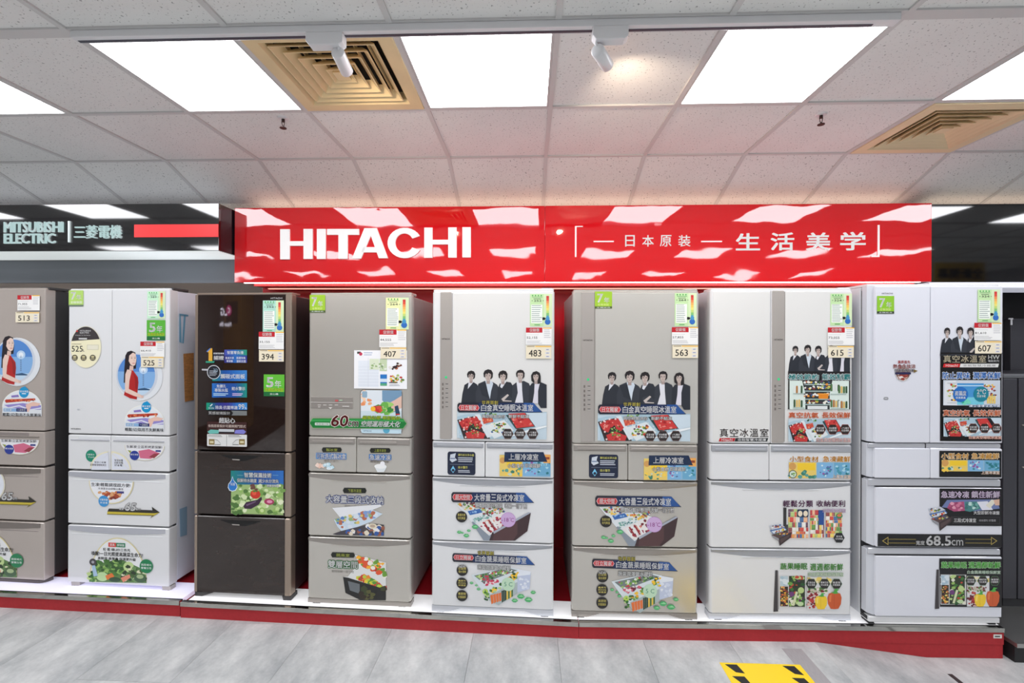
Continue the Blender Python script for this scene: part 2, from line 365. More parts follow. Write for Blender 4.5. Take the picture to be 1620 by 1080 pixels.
MB().add([(XRMP0, YF, 0), (XRMP1, YF, ZL), (XRMP1, 4.1, ZL), (XRMP0, 4.1, 0), (XRMP0, YF, -.09), (XRMP1, YF, -.09), (XRMP1, 4.1, -.09), (XRMP0, 4.1, -.09)],
         [(0, 1, 2, 3), (7, 6, 5, 4), (0, 4, 5, 1), (3, 2, 6, 7)]).ob('ramp_panel', M_floor, floor)
boxo('lower_floor', XRMP1, YF, -.09, XR, 4.1, ZL, M_floor, floor)
M_steel = mat('trim_steel', (185, 185, 182), .3, metal=.9)
tag(boxo('trim_1', XRMP1+.0, YF, ZL-.002, XRMP1+.022, 2.42, ZL+.002, mat('dark_trim', (80, 80, 82), .4, metal=.7)), kind='structure')
tag(boxo('trim_2', 1.325, YF, .0, 1.425, 2.47, .0008, mat('grey_tape', (160, 156, 158), .6, noise=(30, .08, (8, 1, 1)))), 'grey tape strip running along the floor before the ramp', kind='structure')
# yellow floor mark
p0 = onZ(1138, 1047.5, .001); p1 = onZ(1262, 1047, .001)
fmk = empty('floor_marker', (p0.x, p0.y, .0005)); tag(fmk, 'yellow floor sticker with black slanted stripes in front of the display', 'floor sticker')
WX = p1.x-p0.x; yl = mat('marker_yellow', (250, 214, 40), .45); bl = mat('marker_black', (30, 30, 32), .5)
boxo('sheet', 0, -.42, 0, WX, 0, .0007, yl, fmk)
b = MB()
for s_ in range(4):
    for xx in (.022, WX-.092):
        yy = -.012-s_*.082; b.prism([(xx, yy, .0008), (xx+.07-.012, yy, .0008), (xx+.07, yy-.062, .0008), (xx+.03, yy-.055, .0008)][::-1], (0, 0, .0002))
b.ob('stripe', bl, fmk)
# walls
tag(boxo('wall_front', XL, YF-.1, -.1, XR, YF, HC+.1, M_room), kind='structure')
tag(boxo('wall_left', XL-.1, YF, -.1, XL, 4.1, HC+.1, M_room), kind='structure')
tag(boxo('wall_right', XR, YF, -.1, XR+.1, 4.1, HC+.1, M_room), kind='structure')
wb = tag(boxo('wall_back', XL, 4.0, -.1, XR, 4.1, HC+.1, M_dark), kind='structure')
bx0 = onY(371, 390, 3.1).x; bx1 = onY(1474, 390, 3.1).x
bzt = onY(922, 325, 3.1).z; bzb = onY(922, 446, 3.1).z
YW = 3.42; YWL = 3.76
boxo('panel_return', bx0+.01, YW+.032, 0, bx0+.03, YWL-.001, 2.6, M_grey, wb); boxo('red_panel', bx0+.01, YW, 0, 1.0, YW+.03, bzb+.02, M_red, wb, bev=.002); boxo('red_panel', 1.002, YW, 0, onZ(1590, 993.5, PLT).x+.02, YW+.03, bzb+.02, M_red, wb, bev=.002)
boxo('grey_panel', XL, YWL, 0, bx0+.40, YWL+.03, 2.6, M_grey, wb)
boxo('upper_grey_panel', bx0, YW+.02, bzb-.1, bx1, YW+.05, 2.6, M_grey, wb)
# ------------------------------------------------------------------ red sign
M_rs = mat('red_acrylic', (228, 20, 30), .03, ior=1.72, bump=(1.5, .5, (1, 1, 1.1)))
M_let = mat('sign_white', (250, 250, 250), .4, emit=(255, 255, 255), es=.12)
M_led = mat('led_strip', (255, 255, 255), .5, emit=(255, 244, 238), es=9)
sg = empty('red_sign', (bx0, 3.1, bzb)); tag(sg, 'long glossy red fascia sign with white lettering above the refrigerators', 'sign')
M_up = mat('uplight_strip', (255, 255, 255), .5, emit=(255, 226, 200), es=.9)
O = Vector((bx0, 3.1, bzb)); BW = bx1-bx0; BH = bzt-bzb
xs = onY(862, 390, 3.1).x-bx0
for a, b_ in ((0, xs-.001), (xs+.001, BW)): boxo('panel', a, 0, 0, b_, .02, BH, M_rs, sg, bev=.002)
boxo('housing', .002, .02, .004, BW-.002, .31, BH-.002, mat('red_paint', (205, 28, 36), .35, coat=.3), sg)
boxo('light_strip', .06, .012, -.003, BW-.06, .022, .004, M_led, sg)
boxo('uplight', .05, .12, BH-.0015, BW-.05, .20, BH+.003, M_up, sg)
boxo('light_strip', .12, .20, -.022, BW-.08, .22, -.018, mat('rear_strip', (230, 120, 110), .5, emit=(255, 170, 150), es=1.6), sg); boxo('ledge', .10, .06, -.018, BW-.06, .31, .003, mat('red_trim', (215, 50, 52), .4), sg)
def zpt(view, x, y, Y): return onY(view[0]+x/view[2], view[1]+y/view[2], Y)
VB = (360, 310, 3.1765)
ZR0, ZR1 = 158.5, 318
def letter(polys, name='letter', Y=3.1, root=sg, rootO=O, m=M_let, th=.010):
    b = MB()
    for ps in polys: b.prism([Vector((q.x, Y-th, q.z))-rootO for q in ps][::-1], (0, th, 0))
    b.ob(name, m, root)
def R_(x0, y0, x1, y1): return [(x0, y0), (x1, y0), (x1, y1), (x0, y1)]
LETS = [[R_(268, 168, 315, 319), R_(315, 228, 385, 251), R_(385, 167, 430, 317)], [R_(452, 167, 496, 317)],
        [R_(503, 167, 663, 196), R_(560, 196, 606, 316)],
        [[(628, 315), (690, 163), (752, 162), (808, 313), (762, 313), (751, 283), (686, 283), (673, 315)]],
        [R_(990, 160, 1031, 311), R_(1031, 221, 1110, 244), R_(1110, 159, 1152, 310)], [R_(1181, 158, 1223, 309)]]
for lt in LETS:
    if len(lt[0]) == 8:   # the A has a counter: build from bars
        lt = [[(628, 315), (690, 163), (722, 163), (722, 200), (673, 315)], [(722, 163), (752, 162), (808, 313), (762, 313), (722, 200)], [(684, 258), (742, 258), (752, 284), (674, 284)]]
    letter([[zpt(VB, x, y, 3.1) for x, y in p] for p in lt])
cp = []
for i in range(24):   # C
    a = math.radians(28+304*i/23); cp.append((892+86*math.cos(a), 237-76*math.sin(a)))
for i in range(23, -1, -1):
    a = math.radians(28+304*i/23); cp.append((890+45*math.cos(a), 237-48*math.sin(a)))
b = MB(); n = 24
for i in range(n-1):
    q = [cp[i], cp[i+1], cp[2*n-2-i], cp[2*n-1-i]]; b.prism([Vector((zpt(VB, x, y, 3.1).x, 3.09, zpt(VB, x, y, 3.1).z))-O for x, y in q], (0, .01, 0))
b.ob('letter', M_let, sg)
def text3(st, px0, py0, px1, py1, Y, root, rootO, m, th=.004, b=.02, name='letter', each=True, sk=0):
    vs, fs = bolded(st, b*.6, 4); a0 = min(v[0] for v in vs); a1 = max(v[0] for v in vs); b0 = min(v[1] for v in vs); b1 = max(v[1] for v in vs)
    xm = (px0+px1)/2; ym = (py0+py1)/2
    xa = onY(px0, ym, Y).x; xb = onY(px1, ym, Y).x; za = onY(xm, py1, Y).z; zb = onY(xm, py0, Y).z
    V = [Vector((xa+(xb-xa)*(x-a0)/(a1-a0), Y-th, za+(zb-za)*(y-b0)/(b1-b0)))-rootO for x, y in vs]
    # side walls from boundary edges
    cnt = {}
    for f in fs:
        for i in range(len(f)): e = (f[i], f[(i+1) % len(f)]); cnt[e] = 1
    bd = [e for e in cnt if (e[1], e[0]) not in cnt]; n = len(V)
    F2 = [list(f) for f in fs]+[[e[1], e[0], e[0]+n, e[1]+n] for e in bd]
    return mesh(name, V+[v+Vector((0, th, 0)) for v in V], F2, m, root)
for st, a, b_, c, d in (('日', 989, 372, 1004, 390), ('本', 1016, 372, 1034, 390), ('原', 1044, 372, 1062, 390), ('装', 1073, 372, 1092, 390)): text3(st, a, b_, c, d, 3.1, sg, O, M_let, b=.008)
for st, a, b_, c, d in (('生', 1164, 369, 1202, 396), ('活', 1219, 368, 1256, 396), ('美', 1275, 368, 1313, 396), ('学', 1329, 367, 1369, 396)): text3(st, a, b_, c, d, 3.1, sg, O, M_let, b=.03)
def bar3(px0, py0, px1, py1, Y, root, rootO, m, name='rule', th=.004):
    a = onY(px0, py1, Y); b_ = onY(px1, py0, Y); return boxo(name, a.x-rootO.x, Y-th-rootO.y, a.z-rootO.z, b_.x-rootO.x, Y-rootO.y, b_.z-rootO.z, m, root)
bar3(939, 381, 971, 383, 3.1, sg, O, M_let); bar3(1109, 381, 1142, 383, 3.1, sg, O, M_let)
bar3(909.5, 357.5, 912, 406.5, 3.1, sg, O, M_let, 'bracket'); bar3(912, 357.5, 922, 359, 3.1, sg, O, M_let, 'bracket')
bar3(1388, 356, 1391, 406.5, 3.1, sg, O, M_let, 'bracket'); bar3(1378, 404.5, 1388, 406.5, 3.1, sg, O, M_let, 'bracket')
# ------------------------------------------------------------------ black sign at the left
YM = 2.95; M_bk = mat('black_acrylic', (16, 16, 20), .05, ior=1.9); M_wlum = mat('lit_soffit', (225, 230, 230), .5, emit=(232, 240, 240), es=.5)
mx1 = onY(346, 360, YM).x; mzb = onY(346, 396, YM).z; mzt = onY(346, 321.5, YM).z; mx0 = -5.2
O2 = Vector((mx1, YM, mzb)); ms = empty('black_sign', O2); tag(ms, 'glossy black fascia sign with silver lettering and red bar at left', 'sign')
boxo('panel', mx0-mx1, 0, 0, 0, .02, mzt-mzb, M_bk, ms, bev=.001); boxo('housing', mx0-mx1, .02, 0, -.001, .33, mzt-mzb-.001, mat('black_side', (30, 26, 34), .25, coat=.3), ms)
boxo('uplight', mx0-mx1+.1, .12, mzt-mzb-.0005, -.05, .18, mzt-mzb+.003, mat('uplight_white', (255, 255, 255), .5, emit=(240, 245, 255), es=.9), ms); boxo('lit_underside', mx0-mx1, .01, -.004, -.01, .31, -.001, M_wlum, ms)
M_sil = mat('sign_silver', (225, 236, 236), .3, metal=.3, emit=(225, 236, 236), es=.15)
text3('MITSUBISHI', 8, 351, 101, 368, YM, ms, O2, M_sil, b=.035, th=.01); text3('ELECTRIC', 8, 369.5, 89, 385.5, YM, ms, O2, M_sil, b=.035, th=.01)
bar3(109.5, 350, 112.5, 383.5, YM, ms, O2, M_sil, 'rule', .01); text3('三菱電機', 119, 356.5, 194, 377.5, YM, ms, O2, M_sil, b=.012, th=.01)
boxo('red_bar', onY(213, 365, YM).x-mx1, -.004, onY(280, 375, YM).z-mzb, -.001, -.0005, onY(280, 355, YM).z-mzb, mat('red_film', (245, 40, 45), .35, emit=(245, 60, 60), es=.25), ms)
vz = onY(300, 447, 3.27).z
vl = tag(boxo('valance', mx0, 3.27, vz, bx0-.002, 3.30, mzb-.004, mat('valance_grey', (122, 127, 134), .5)), 'plain grey valance board under the black sign', 'board'); boxo('light_strip', mx0, 3.305, vz+.01, bx0-.02, 3.33, vz+.03, mat('warm_strip', (255, 255, 255), .5, emit=(255, 236, 214), es=7), vl)
# ------------------------------------------------------------------ black panel at the right
YR = 3.13; O3 = Vector((bx1+.006, YR, bzb)); rs = empty('black_sign', O3); tag(rs, 'blank glossy black fascia panel at the right end', 'sign')
boxo('panel', 0, 0, 0, 2.2, .02, bzt-bzb, M_bk, rs, bev=.001); boxo('housing', .002, .02, 0, 2.2, .3, bzt-bzb-.001, mat('black_side', (30, 26, 34), .25), rs)
boxo('uplight', .1, .12, bzt-bzb-.0005, 2.1, .18, bzt-bzb+.003, M_up, rs); boxo('light_trim', .0, -.004, -.036, 2.2, .3, -.001, mat('trim_white', (225, 225, 230), .4, emit=(235, 238, 255), es=.35), rs)
# ------------------------------------------------------------------ display platforms
M_base = mat('red_carpet', (172, 40, 46), .8, noise=(60, .06, (1, 1, 1))); M_top = mat('red_top', (165, 24, 36), .35)
M_lb = mat('light_box', (250, 250, 250), .4, emit=(250, 250, 252), es=.24); M_lb2 = mat('light_box_violet', (245, 242, 255), .4, emit=(222, 220, 255), es=.28)
M_edge = mat('platform_edge_steel', (190, 190, 184), .12, metal=1); M_gap = mat('black_gap', (20, 20, 20), .6)
def platform(P0, P1, lbm, label, seam=0, YW=YW-.004):
    a = onZ(*P0, PLT); b_ = onZ(*P1, PLT); R = (b_-a); W = R.length; R.normalize(); Nn = Vector((-R.y, R.x, 0))
    rz = math.atan2(R.y, R.x); t = empty('display_platform', (a.x, a.y, 0), rz); tag(t, label, 'platform', 'display platforms')
    inv = t.matrix_world.inverted()
    def foot(d0, d1, z0, z1, i0=0, i1=0, yb=None):   # strip following the front
        A = inv @ Vector((a.x, a.y, 0)); l = [(i0, d0, z0), (W-i1, d0, z0)]
        if yb is None: l += [(W-i1, d1, z0), (i0, d1, z0)]
        else:
            q1 = inv @ Vector((b_.x, yb, 0)); q0 = inv @ Vector((a.x, yb, 0)); l += [(q1.x, q1.y, z0), (q0.x, q0.y, z0)]
        return MB().prism(l, (0, 0, z1-z0))
    foot(.006, 0, -.02 if 0 else 0, PLT-.024, yb=YW).ob('base', M_base, t)
    foot(0, .02, PLT-.024, PLT, .001, .001).ob('edge_strip', M_edge, t, bev=.001)
    foot(.0205, .028, PLT-.012, PLT-.0005, .001, .001).ob('shadow_gap', M_gap, t)
    foot(.028, .20, PLT-.024, PLT, .03 if seam else .004, .004).ob('light_box', lbm, t)
    o = foot(.20, 0, PLT-.023, PLT, yb=YW).ob('carpet', M_top, t)
    return t, a, b_
platform((-260, 925), (283.5, 951), M_lb2, 'low red platform with violet-white light box under the left refrigerators', 0, YWL-.004)
platform((284.5, 952.5), (915.5, 984.5), M_lb, 'middle low red platform with white light box and steel edge', 1)
pt3 = platform((916, 984.5), (1590, 993.5), M_lb, 'right low red platform with a deeper base over the ramp', 0)
t = pt3[0]; a, b_ = pt3[1], pt3[2]; inv = t.matrix_world.inverted(); R = (b_-a); W = R.length
s0 = (XRMP0-a.x)/R.x*W; s1 = (XRMP1-a.x)/R.x*W
MB().prism([(s0, .008, 0), (s1, .008, ZL+.001), (W-.003, .008, ZL+.001), (W-.003, .008, -.0005), (s0, .008, -.0005)], (0, .018, 0)).ob('lower_base', M_base, t)
MB().box(W-.021, .026, ZL+.001, W-.003, .7, -.0005).ob('lower_base', M_base, t)
MB().box(W-.055, .004, .035, W-.012, .0055, .055).ob('small_sticker', mat('sticker_white', (230, 230, 225), .5), t)
MB().box(W-.049, .003, .042, W-.022, .0039, .048).ob('sticker_print', mat('sticker_ink', (60, 60, 60), .5), t)
ZP4 = ZL+.105; t = empty('display_platform', (b_.x+.03, b_.y-.02, ZL)); tag(t, 'black platform with a steel edge beyond the red one at far right', 'platform', 'display platforms')
boxo('base', 0, 0, .0, 1.8, 1.40, .085, mat('black_base', (24, 24, 26), .5), t); boxo('edge_strip', 0, -.012, .084, 1.8, 1.40, .105, M_steel, t)
# ------------------------------------------------------------------ behind the viewer, seen only in the gloss
yb = empty('yellow_banner', (4.6, -1.2, 2.05)); tag(yb, 'yellow paper banner with black characters hung across the aisle', 'banner')
# ================================================================== refrigerators
M_white = mat('fridge_white', (228, 229, 230), .16, coat=.5, ior=1.5); M_wglass = mat('fridge_white_glass', (229, 229, 226), .05, coat=.7)
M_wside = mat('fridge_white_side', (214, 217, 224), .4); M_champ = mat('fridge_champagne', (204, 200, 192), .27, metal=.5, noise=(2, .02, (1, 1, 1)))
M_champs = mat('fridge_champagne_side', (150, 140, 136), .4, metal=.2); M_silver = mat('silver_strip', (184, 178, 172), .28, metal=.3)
M_hgrey = mat('handle_grey', (170, 173, 179), .3, metal=.15); M_hsteel = mat('handle_steel', (160, 154, 148), .32, metal=.3); M_hsil = mat('handle_silver', (196, 198, 206), .22, metal=.4)
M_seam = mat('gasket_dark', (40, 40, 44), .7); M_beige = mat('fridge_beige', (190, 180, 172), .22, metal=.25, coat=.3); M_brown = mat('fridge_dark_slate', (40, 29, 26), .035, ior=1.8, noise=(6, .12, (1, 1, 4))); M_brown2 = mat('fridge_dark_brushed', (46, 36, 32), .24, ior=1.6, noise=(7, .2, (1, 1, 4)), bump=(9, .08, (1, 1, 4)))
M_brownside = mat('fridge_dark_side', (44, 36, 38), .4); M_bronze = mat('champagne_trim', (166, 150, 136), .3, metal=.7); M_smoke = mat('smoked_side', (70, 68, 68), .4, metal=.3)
M_wht2 = mat('lip_white', (226, 228, 231), .25, coat=.3); M_foot = mat('foot_dark', (60, 58, 58), .5); M_green = mat('indicator_green', (60, 220, 140), .4, emit=(70, 235, 150), es=.8)
class Fridge:
    def __init__(s, label, cat_grp, cx, d, th, xl, xr, yt, depth=.66, base=PLT, dome=None):
        s.cx = cx; r = ray(cx, 540); P = EYEP+r*d; P.z = base
        s.rz = -(th-.037); s.root = empty('refrigerator', P, s.rz); tag(s.root, label, 'refrigerator', cat_grp)
        R = Vector((math.cos(s.rz), math.sin(s.rz), 0)); s.pl = Plane(P, R, s.root)
        s.u0 = s.pl.loc(xl, 540)[0]; s.u1 = s.pl.loc(xr, 540)[0]; s.h = s.pl.loc(cx, yt)[1]; s.depth = depth; s.xl, s.xr = xl, xr
    def U(s, x): return s.pl.loc(x, 540)[0]
    def Z(s, y): return s.pl.loc(s.cx, y)[1]
    def body(s, m, ztop_px=None, z0=.03, ins=.004, yf=.056, name='cabinet', bev=.004):
        boxo('gasket', s.u0+.006, yf-.018, .045, s.u1-.006, yf-.001, s.h-.03, M_seam, s.root)
        return boxo(name, s.u0+ins, yf, z0, s.u1-ins, s.depth, s.h-.012, m, s.root, bev=bev)
    def slab(s, name, x0, y0, x1, y1, m, yf=0, d=.05, rl=.004, rr=.004, par=None, label=None):
        b = rprism(s.U(x0), s.U(x1), yf, yf+d, s.Z(y1)+(.0012 if name == 'drawer' else 0), s.Z(y0), rl, rr); o = b.ob(name, m, par or s.root, 35); tag(o, label); return o
    def ex(s, name, pts, yf, d, m, par=None, view=None, label=None):
        q = [((v[0] if view is None else view[0]+v[0]/view[2]), (v[1] if view is None else view[1]+v[1]/view[2])) for v in pts]
        q = [(s.U(a), s.Z(b)) for a, b in q]; q = [(a, 0 if abs(b) < .018 else b) for a, b in q]
        return tag(MB().prism([(a, yf, b) for a, b in q][::-1], (0, d, 0)).ob(name, m, par or s.root), label)
    def lip(s, x0, x1, y0, ye, yc, m, par=None, yf=-.006, d=.02, n=14):   # handle lip with a lower edge bowed down
        pts = [(x0, y0), (x1, y0)]+[(x1+(x0-x1)*i/n, ye+(yc-ye)*(1-(2*i/n-1)**2)) for i in range(n+1)]
        q = [(s.U(a), s.Z(b)) for a, b in pts]; k = len(q)
        b = MB(); front = [Vector((a, yf+ (0 if i < 2 else .006), z)) for i, (a, z) in enumerate(q)]
        b.prism(front[::-1], (0, d, 0)); return b.ob('handle_lip', m, par or s.root)
    def feet(s, m, xs, yb):
        pass
    def pr(s, view, off=.0022): return Pr(s.pl, view, off)
# ---- stock labels
def energy(F, view, x0, y0, x1, y1, val, name='energy_label', tint=(196, 228, 172)):
    p = F.pr(view); W = x1-x0; H = y1-y0; p.rect(x0, y0, x1, y1, tint); p.rect(x0+W*.62, y0, x1, y1, (214, 234, 190))
    X = lambda a: x0+W*a; Y = lambda a: y0+H*a
    for i in range(4): p.circ(X(.12+.13*i), Y(.05), W*.035, (70, 170, 80), n=8)
    p.rect(X(.10), Y(.09), X(.56), Y(.105), (80, 150, 90)); p.rect(X(.16), Y(.14), X(.5), Y(.155), (60, 70, 60))
    p.text(val, X(.18), Y(.18), X(.52), Y(.24), (30, 40, 35), .02); p.circ(X(.10), Y(.21), W*.02, K_, n=6); p.circ(X(.60), Y(.21), W*.02, K_, n=6)
    p.rect(X(.05), Y(.33), X(.56), Y(.90), (243, 248, 240)); p.bars(X(.08), Y(.35), X(.54), Y(.90), 9, (150, 165, 160), .35)
    cols = [(206, 58, 56), (222, 76, 60), (238, 140, 84), (244, 176, 96), (246, 206, 100), (240, 226, 120), (196, 218, 120), (130, 196, 120), (80, 170, 180)]
    for i, c in enumerate(cols): p.rect(X(.74), Y(.06+.075*i), X(.86), Y(.06+.075*(i+1)), c)
    p.circ(X(.80), Y(.86), W*.13, (48, 110, 190), n=14); p.circ(X(.80), Y(.75), W*.09, (70, 150, 200), n=12)
    p.poly([(X(.56), Y(.72)), (X(.66), Y(.72)), (X(.72), Y(.76)), (X(.66), Y(.80)), (X(.56), Y(.80))], K_); p.rect(X(.2), Y(.94), X(.45), Y(.96), (70, 160, 90))
    return p.build(name, F.root, 'pale green energy label with a rainbow thermometer')
def price(F, view, x0, y0, x1, y1, val, off=.0062):
    p = F.pr(view, off); W = x1-x0; H = y1-y0; X = lambda a: x0+W*a; Y = lambda a: y0+H*a
    p.rect(x0, y0, x1, y1, (244, 244, 242)); p.rect(X(.66), Y(0), x1, Y(.06), (244, 190, 60)); p.rect(x0, y0, X(.64), Y(.29), (196, 32, 44))
    p.text('促銷價', X(.14), Y(.05), X(.52), Y(.24), W_, .02); p.text(val, X(.03), Y(.52), X(.44), Y(.66), (40, 40, 44), .015)
    p.rect(X(.03), Y(.40), X(.5), Y(.415), (200, 200, 200)); p.bars(X(.03), Y(.76), X(.68), Y(.96), 3, (186, 186, 188), .35); p.bars(X(.70), Y(.12), X(.98), Y(.66), 5, (190, 190, 196), .3)
    return p.build('price_card', F.root, 'white price card with a red heading')
def capac(F, view, x0, y0, x1, y1, val, off=.0066, stripe=True):
    p = F.pr(view, off); W = x1-x0; H = y1-y0; X = lambda a: x0+W*a; Y = lambda a: y0+H*a
    p.rect(x0, y0, x1, y1, (240, 230, 204)); p.rect(X(.36), Y(.03), x1, Y(.12), (240, 192, 90)); p.rect(X(.04), Y(.05), X(.34), Y(.10), (130, 110, 70))
    p.text(val, X(.11), Y(.34), X(.60), Y(.84), (34, 34, 36), .012)
    for j in range(3): p.rect(X(.76), Y(.24+.26*j), X(.94), Y(.40+.26*j), (228, 228, 230)); p.rect(X(.80), Y(.29+.26*j), X(.90), Y(.34+.26*j), (130, 130, 160))
    return p.build('capacity_card', F.root, 'cream card with the capacity in large figures')
def years(F, view, x0, y0, x1, y1, num, col, dark, three=False):
    p = F.pr(view); W = x1-x0; H = y1-y0; X = lambda a: x0+W*a; Y = lambda a: y0+H*a
    p.rect(x0, y0, x1, y1, col); p.rect(x0, Y(.87 if not three else .8), x1, y1, dark)
    p.text(num, X(.14), Y(.14), X(.46), Y(.64 if not three else .58), W_, .03); p.text('年', X(.54), Y(.34 if not three else .28), X(.84), Y(.66 if not three else .6), W_, .03)
    if three: p.text('免費延長保固', X(.06), Y(.63), X(.94), Y(.78), (230, 230, 60), .02); p.text('安心購', X(.3), Y(.86), X(.7), Y(.94), W_, .0)
    else: p.text('全機保固', X(.16), Y(.70), X(.8), Y(.83), (226, 240, 150), .0); p.text('主機延長', X(.1), Y(.90), X(.9), Y(.97), (230, 240, 230), 0)
    return p.build('warranty_sticker', F.root, 'green sticker with %s years of warranty' % num)
SK = (196, 180, 172)
def head(p, x, y, r, style, glasses=False):       # x,y: face centre, r: half width
    D = (38, 34, 36)
    if style == 'long': p.poly([(x-r*1.35, y+r*1.2), (x-r*1.45, y-r*.4), (x-r*.9, y-r*1.4), (x+r*.2, y-r*1.75), (x+r*1.2, y-r*1.2), (x+r*1.5, y-.1*r), (x+r*1.5, y+r*2), (x+r*.7, y+r*2.2), (x-r*.6, y+r*1.9)], D)
    else: p.poly([(x-r*1.15, y+r*.3), (x-r*1.3, y-r*.7), (x-r*.9, y-r*1.5), (x, y-r*1.85), (x+r*.9, y-r*1.6), (x+r*1.35, y-r*.8), (x+r*1.25, y+r*.4), (x+r*.8, y+r*.9)], D)
    p.rect(x-r*.45, y+r*.6, x+r*.5, y+r*2.2, (170, 152, 146))
    p.shape(x-r*.88, y-r*1.1, x+r*.88, y+r*1.45, [(.5, 1), (.22, .86), (.05, .55), (.03, .2), (.2, .02), (.5, 0), (.8, .02), (.97, .2), (.95, .55), (.78, .86)], [list(range(10))], SK)
    if style != 'short': p.poly([(x-r*1.0, y-r*.1), (x-r*.95, y-r*1.2), (x, y-r*1.5), (x+r*.95, y-r*1.2), (x+r*1.0, y-r*.1), (x+r*.7, y-r*.5), (x+r*.1, y-r*.85), (x-r*.2, y-r*.35), (x-r*.5, y-r*.7), (x-r*.8, y-r*.3)], D)
    else: p.poly([(x-r*.95, y-r*.3), (x-r*.8, y-r*1.3), (x+r*.8, y-r*1.3), (x+r*.95, y-r*.3), (x+r*.7, y-r*.85), (x-r*.7, y-r*.85)], D)
    for sx in (-1, 1):
        p.rect(x+sx*r*.42-r*.22, y-r*.12, x+sx*r*.42+r*.22, y+r*.02, (60, 48, 48)); p.rect(x+sx*r*.42-r*.26, y-r*.34, x+sx*r*.42+r*.26, y-r*.26, (70, 58, 56))
        if glasses: p.rect(x+sx*r*.42-r*.32, y-r*.24, x+sx*r*.42+r*.32, y-r*.17, (40, 40, 44)); p.rect(x+sx*r*.42-r*.32, y+r*.14, x+sx*r*.42+r*.32, y+r*.19, (70, 70, 74))
    p.poly([(x-.05*r, y), (x+r*.14, y+r*.48), (x-r*.12, y+r*.48)], (168, 148, 142)); p.rect(x-r*.25, y+r*.78, x+r*.27, y+r*.88, (140, 100, 98))
def men(p, n=5, bottom=600, tail=655):
    """five men in dark suits, drawn in the frame x 75..1117, y 170..655"""
    J = (44, 48, 56); J2 = (54, 58, 66); SH = (222, 224, 230); SH2 = (205, 216, 226)
    fig = [lambda: (p.poly([(75, bottom), (90, 480), (115, 375), (165, 345), (215, 335), (270, 370), (300, 440), (310, bottom)], J), p.poly([(165, 345), (155, 425), (225, 340), (215, 325)], SH), head(p, 195, 270, 38, 'fringe', True)),
           lambda: (p.poly([(255, bottom), (250, 470), (285, 360), (365, 325), (450, 335), (510, 370), (550, 430), (560, bottom)], J2), p.poly([(370, 325), (375, 370), (425, 548), (440, 450), (465, 360), (450, 330)], SH2), p.poly([(285, 365), (375, 345), (420, 545), (330, 500)], J), head(p, 403, 265, 44, 'fringe')),
           lambda: (p.poly([(510, bottom), (520, 430), (545, 360), (600, 330), (680, 345), (725, 420), (740, bottom)], J), p.poly([(560, 350), (550, 400), (572, 415), (625, 335), (600, 325)], SH), head(p, 583, 275, 42, 'fringe'),
                    p.poly([(550, 510), (620, 480), (700, 540), (690, 590), (560, 590)], J2), p.poly([(565, 545), (640, 486), (658, 500), (600, 560), (690, 568), (690, 578), (585, 575)], (200, 190, 184))),
           lambda: (p.poly([(690, bottom), (700, 380), (745, 345), (840, 325), (900, 355), (925, 410), (930, bottom)], J2), p.poly([(750, 340), (765, 470), (728, bottom), (832, bottom), (818, 440), (815, 330)], (226, 226, 232)), head(p, 795, 262, 40, 'short')),
           lambda: (p.poly([(895, bottom), (905, 400), (935, 355), (1030, 335), (1080, 355), (1117, 372), (1117, tail), (1045, tail), (1010, bottom)], J), p.poly([(970, 365), (965, 470), (945, bottom), (1012, bottom), (1012, 450), (1035, 345)], (220, 218, 228)), head(p, 985, 275, 40, 'long'))]
    for f in fig[:n]: f()
RED = [(196, 52, 50), (220, 96, 88), (168, 36, 40), (232, 140, 128), (206, 70, 62)]; GRN = [(60, 120, 50), (110, 160, 70), (150, 190, 100), (40, 90, 44), (190, 214, 140)]
MIX = [(200, 60, 50), (230, 150, 60), (240, 200, 90), (90, 140, 60), (240, 236, 226), (130, 60, 60), (60, 100, 150), (170, 190, 110), (90, 60, 80)]
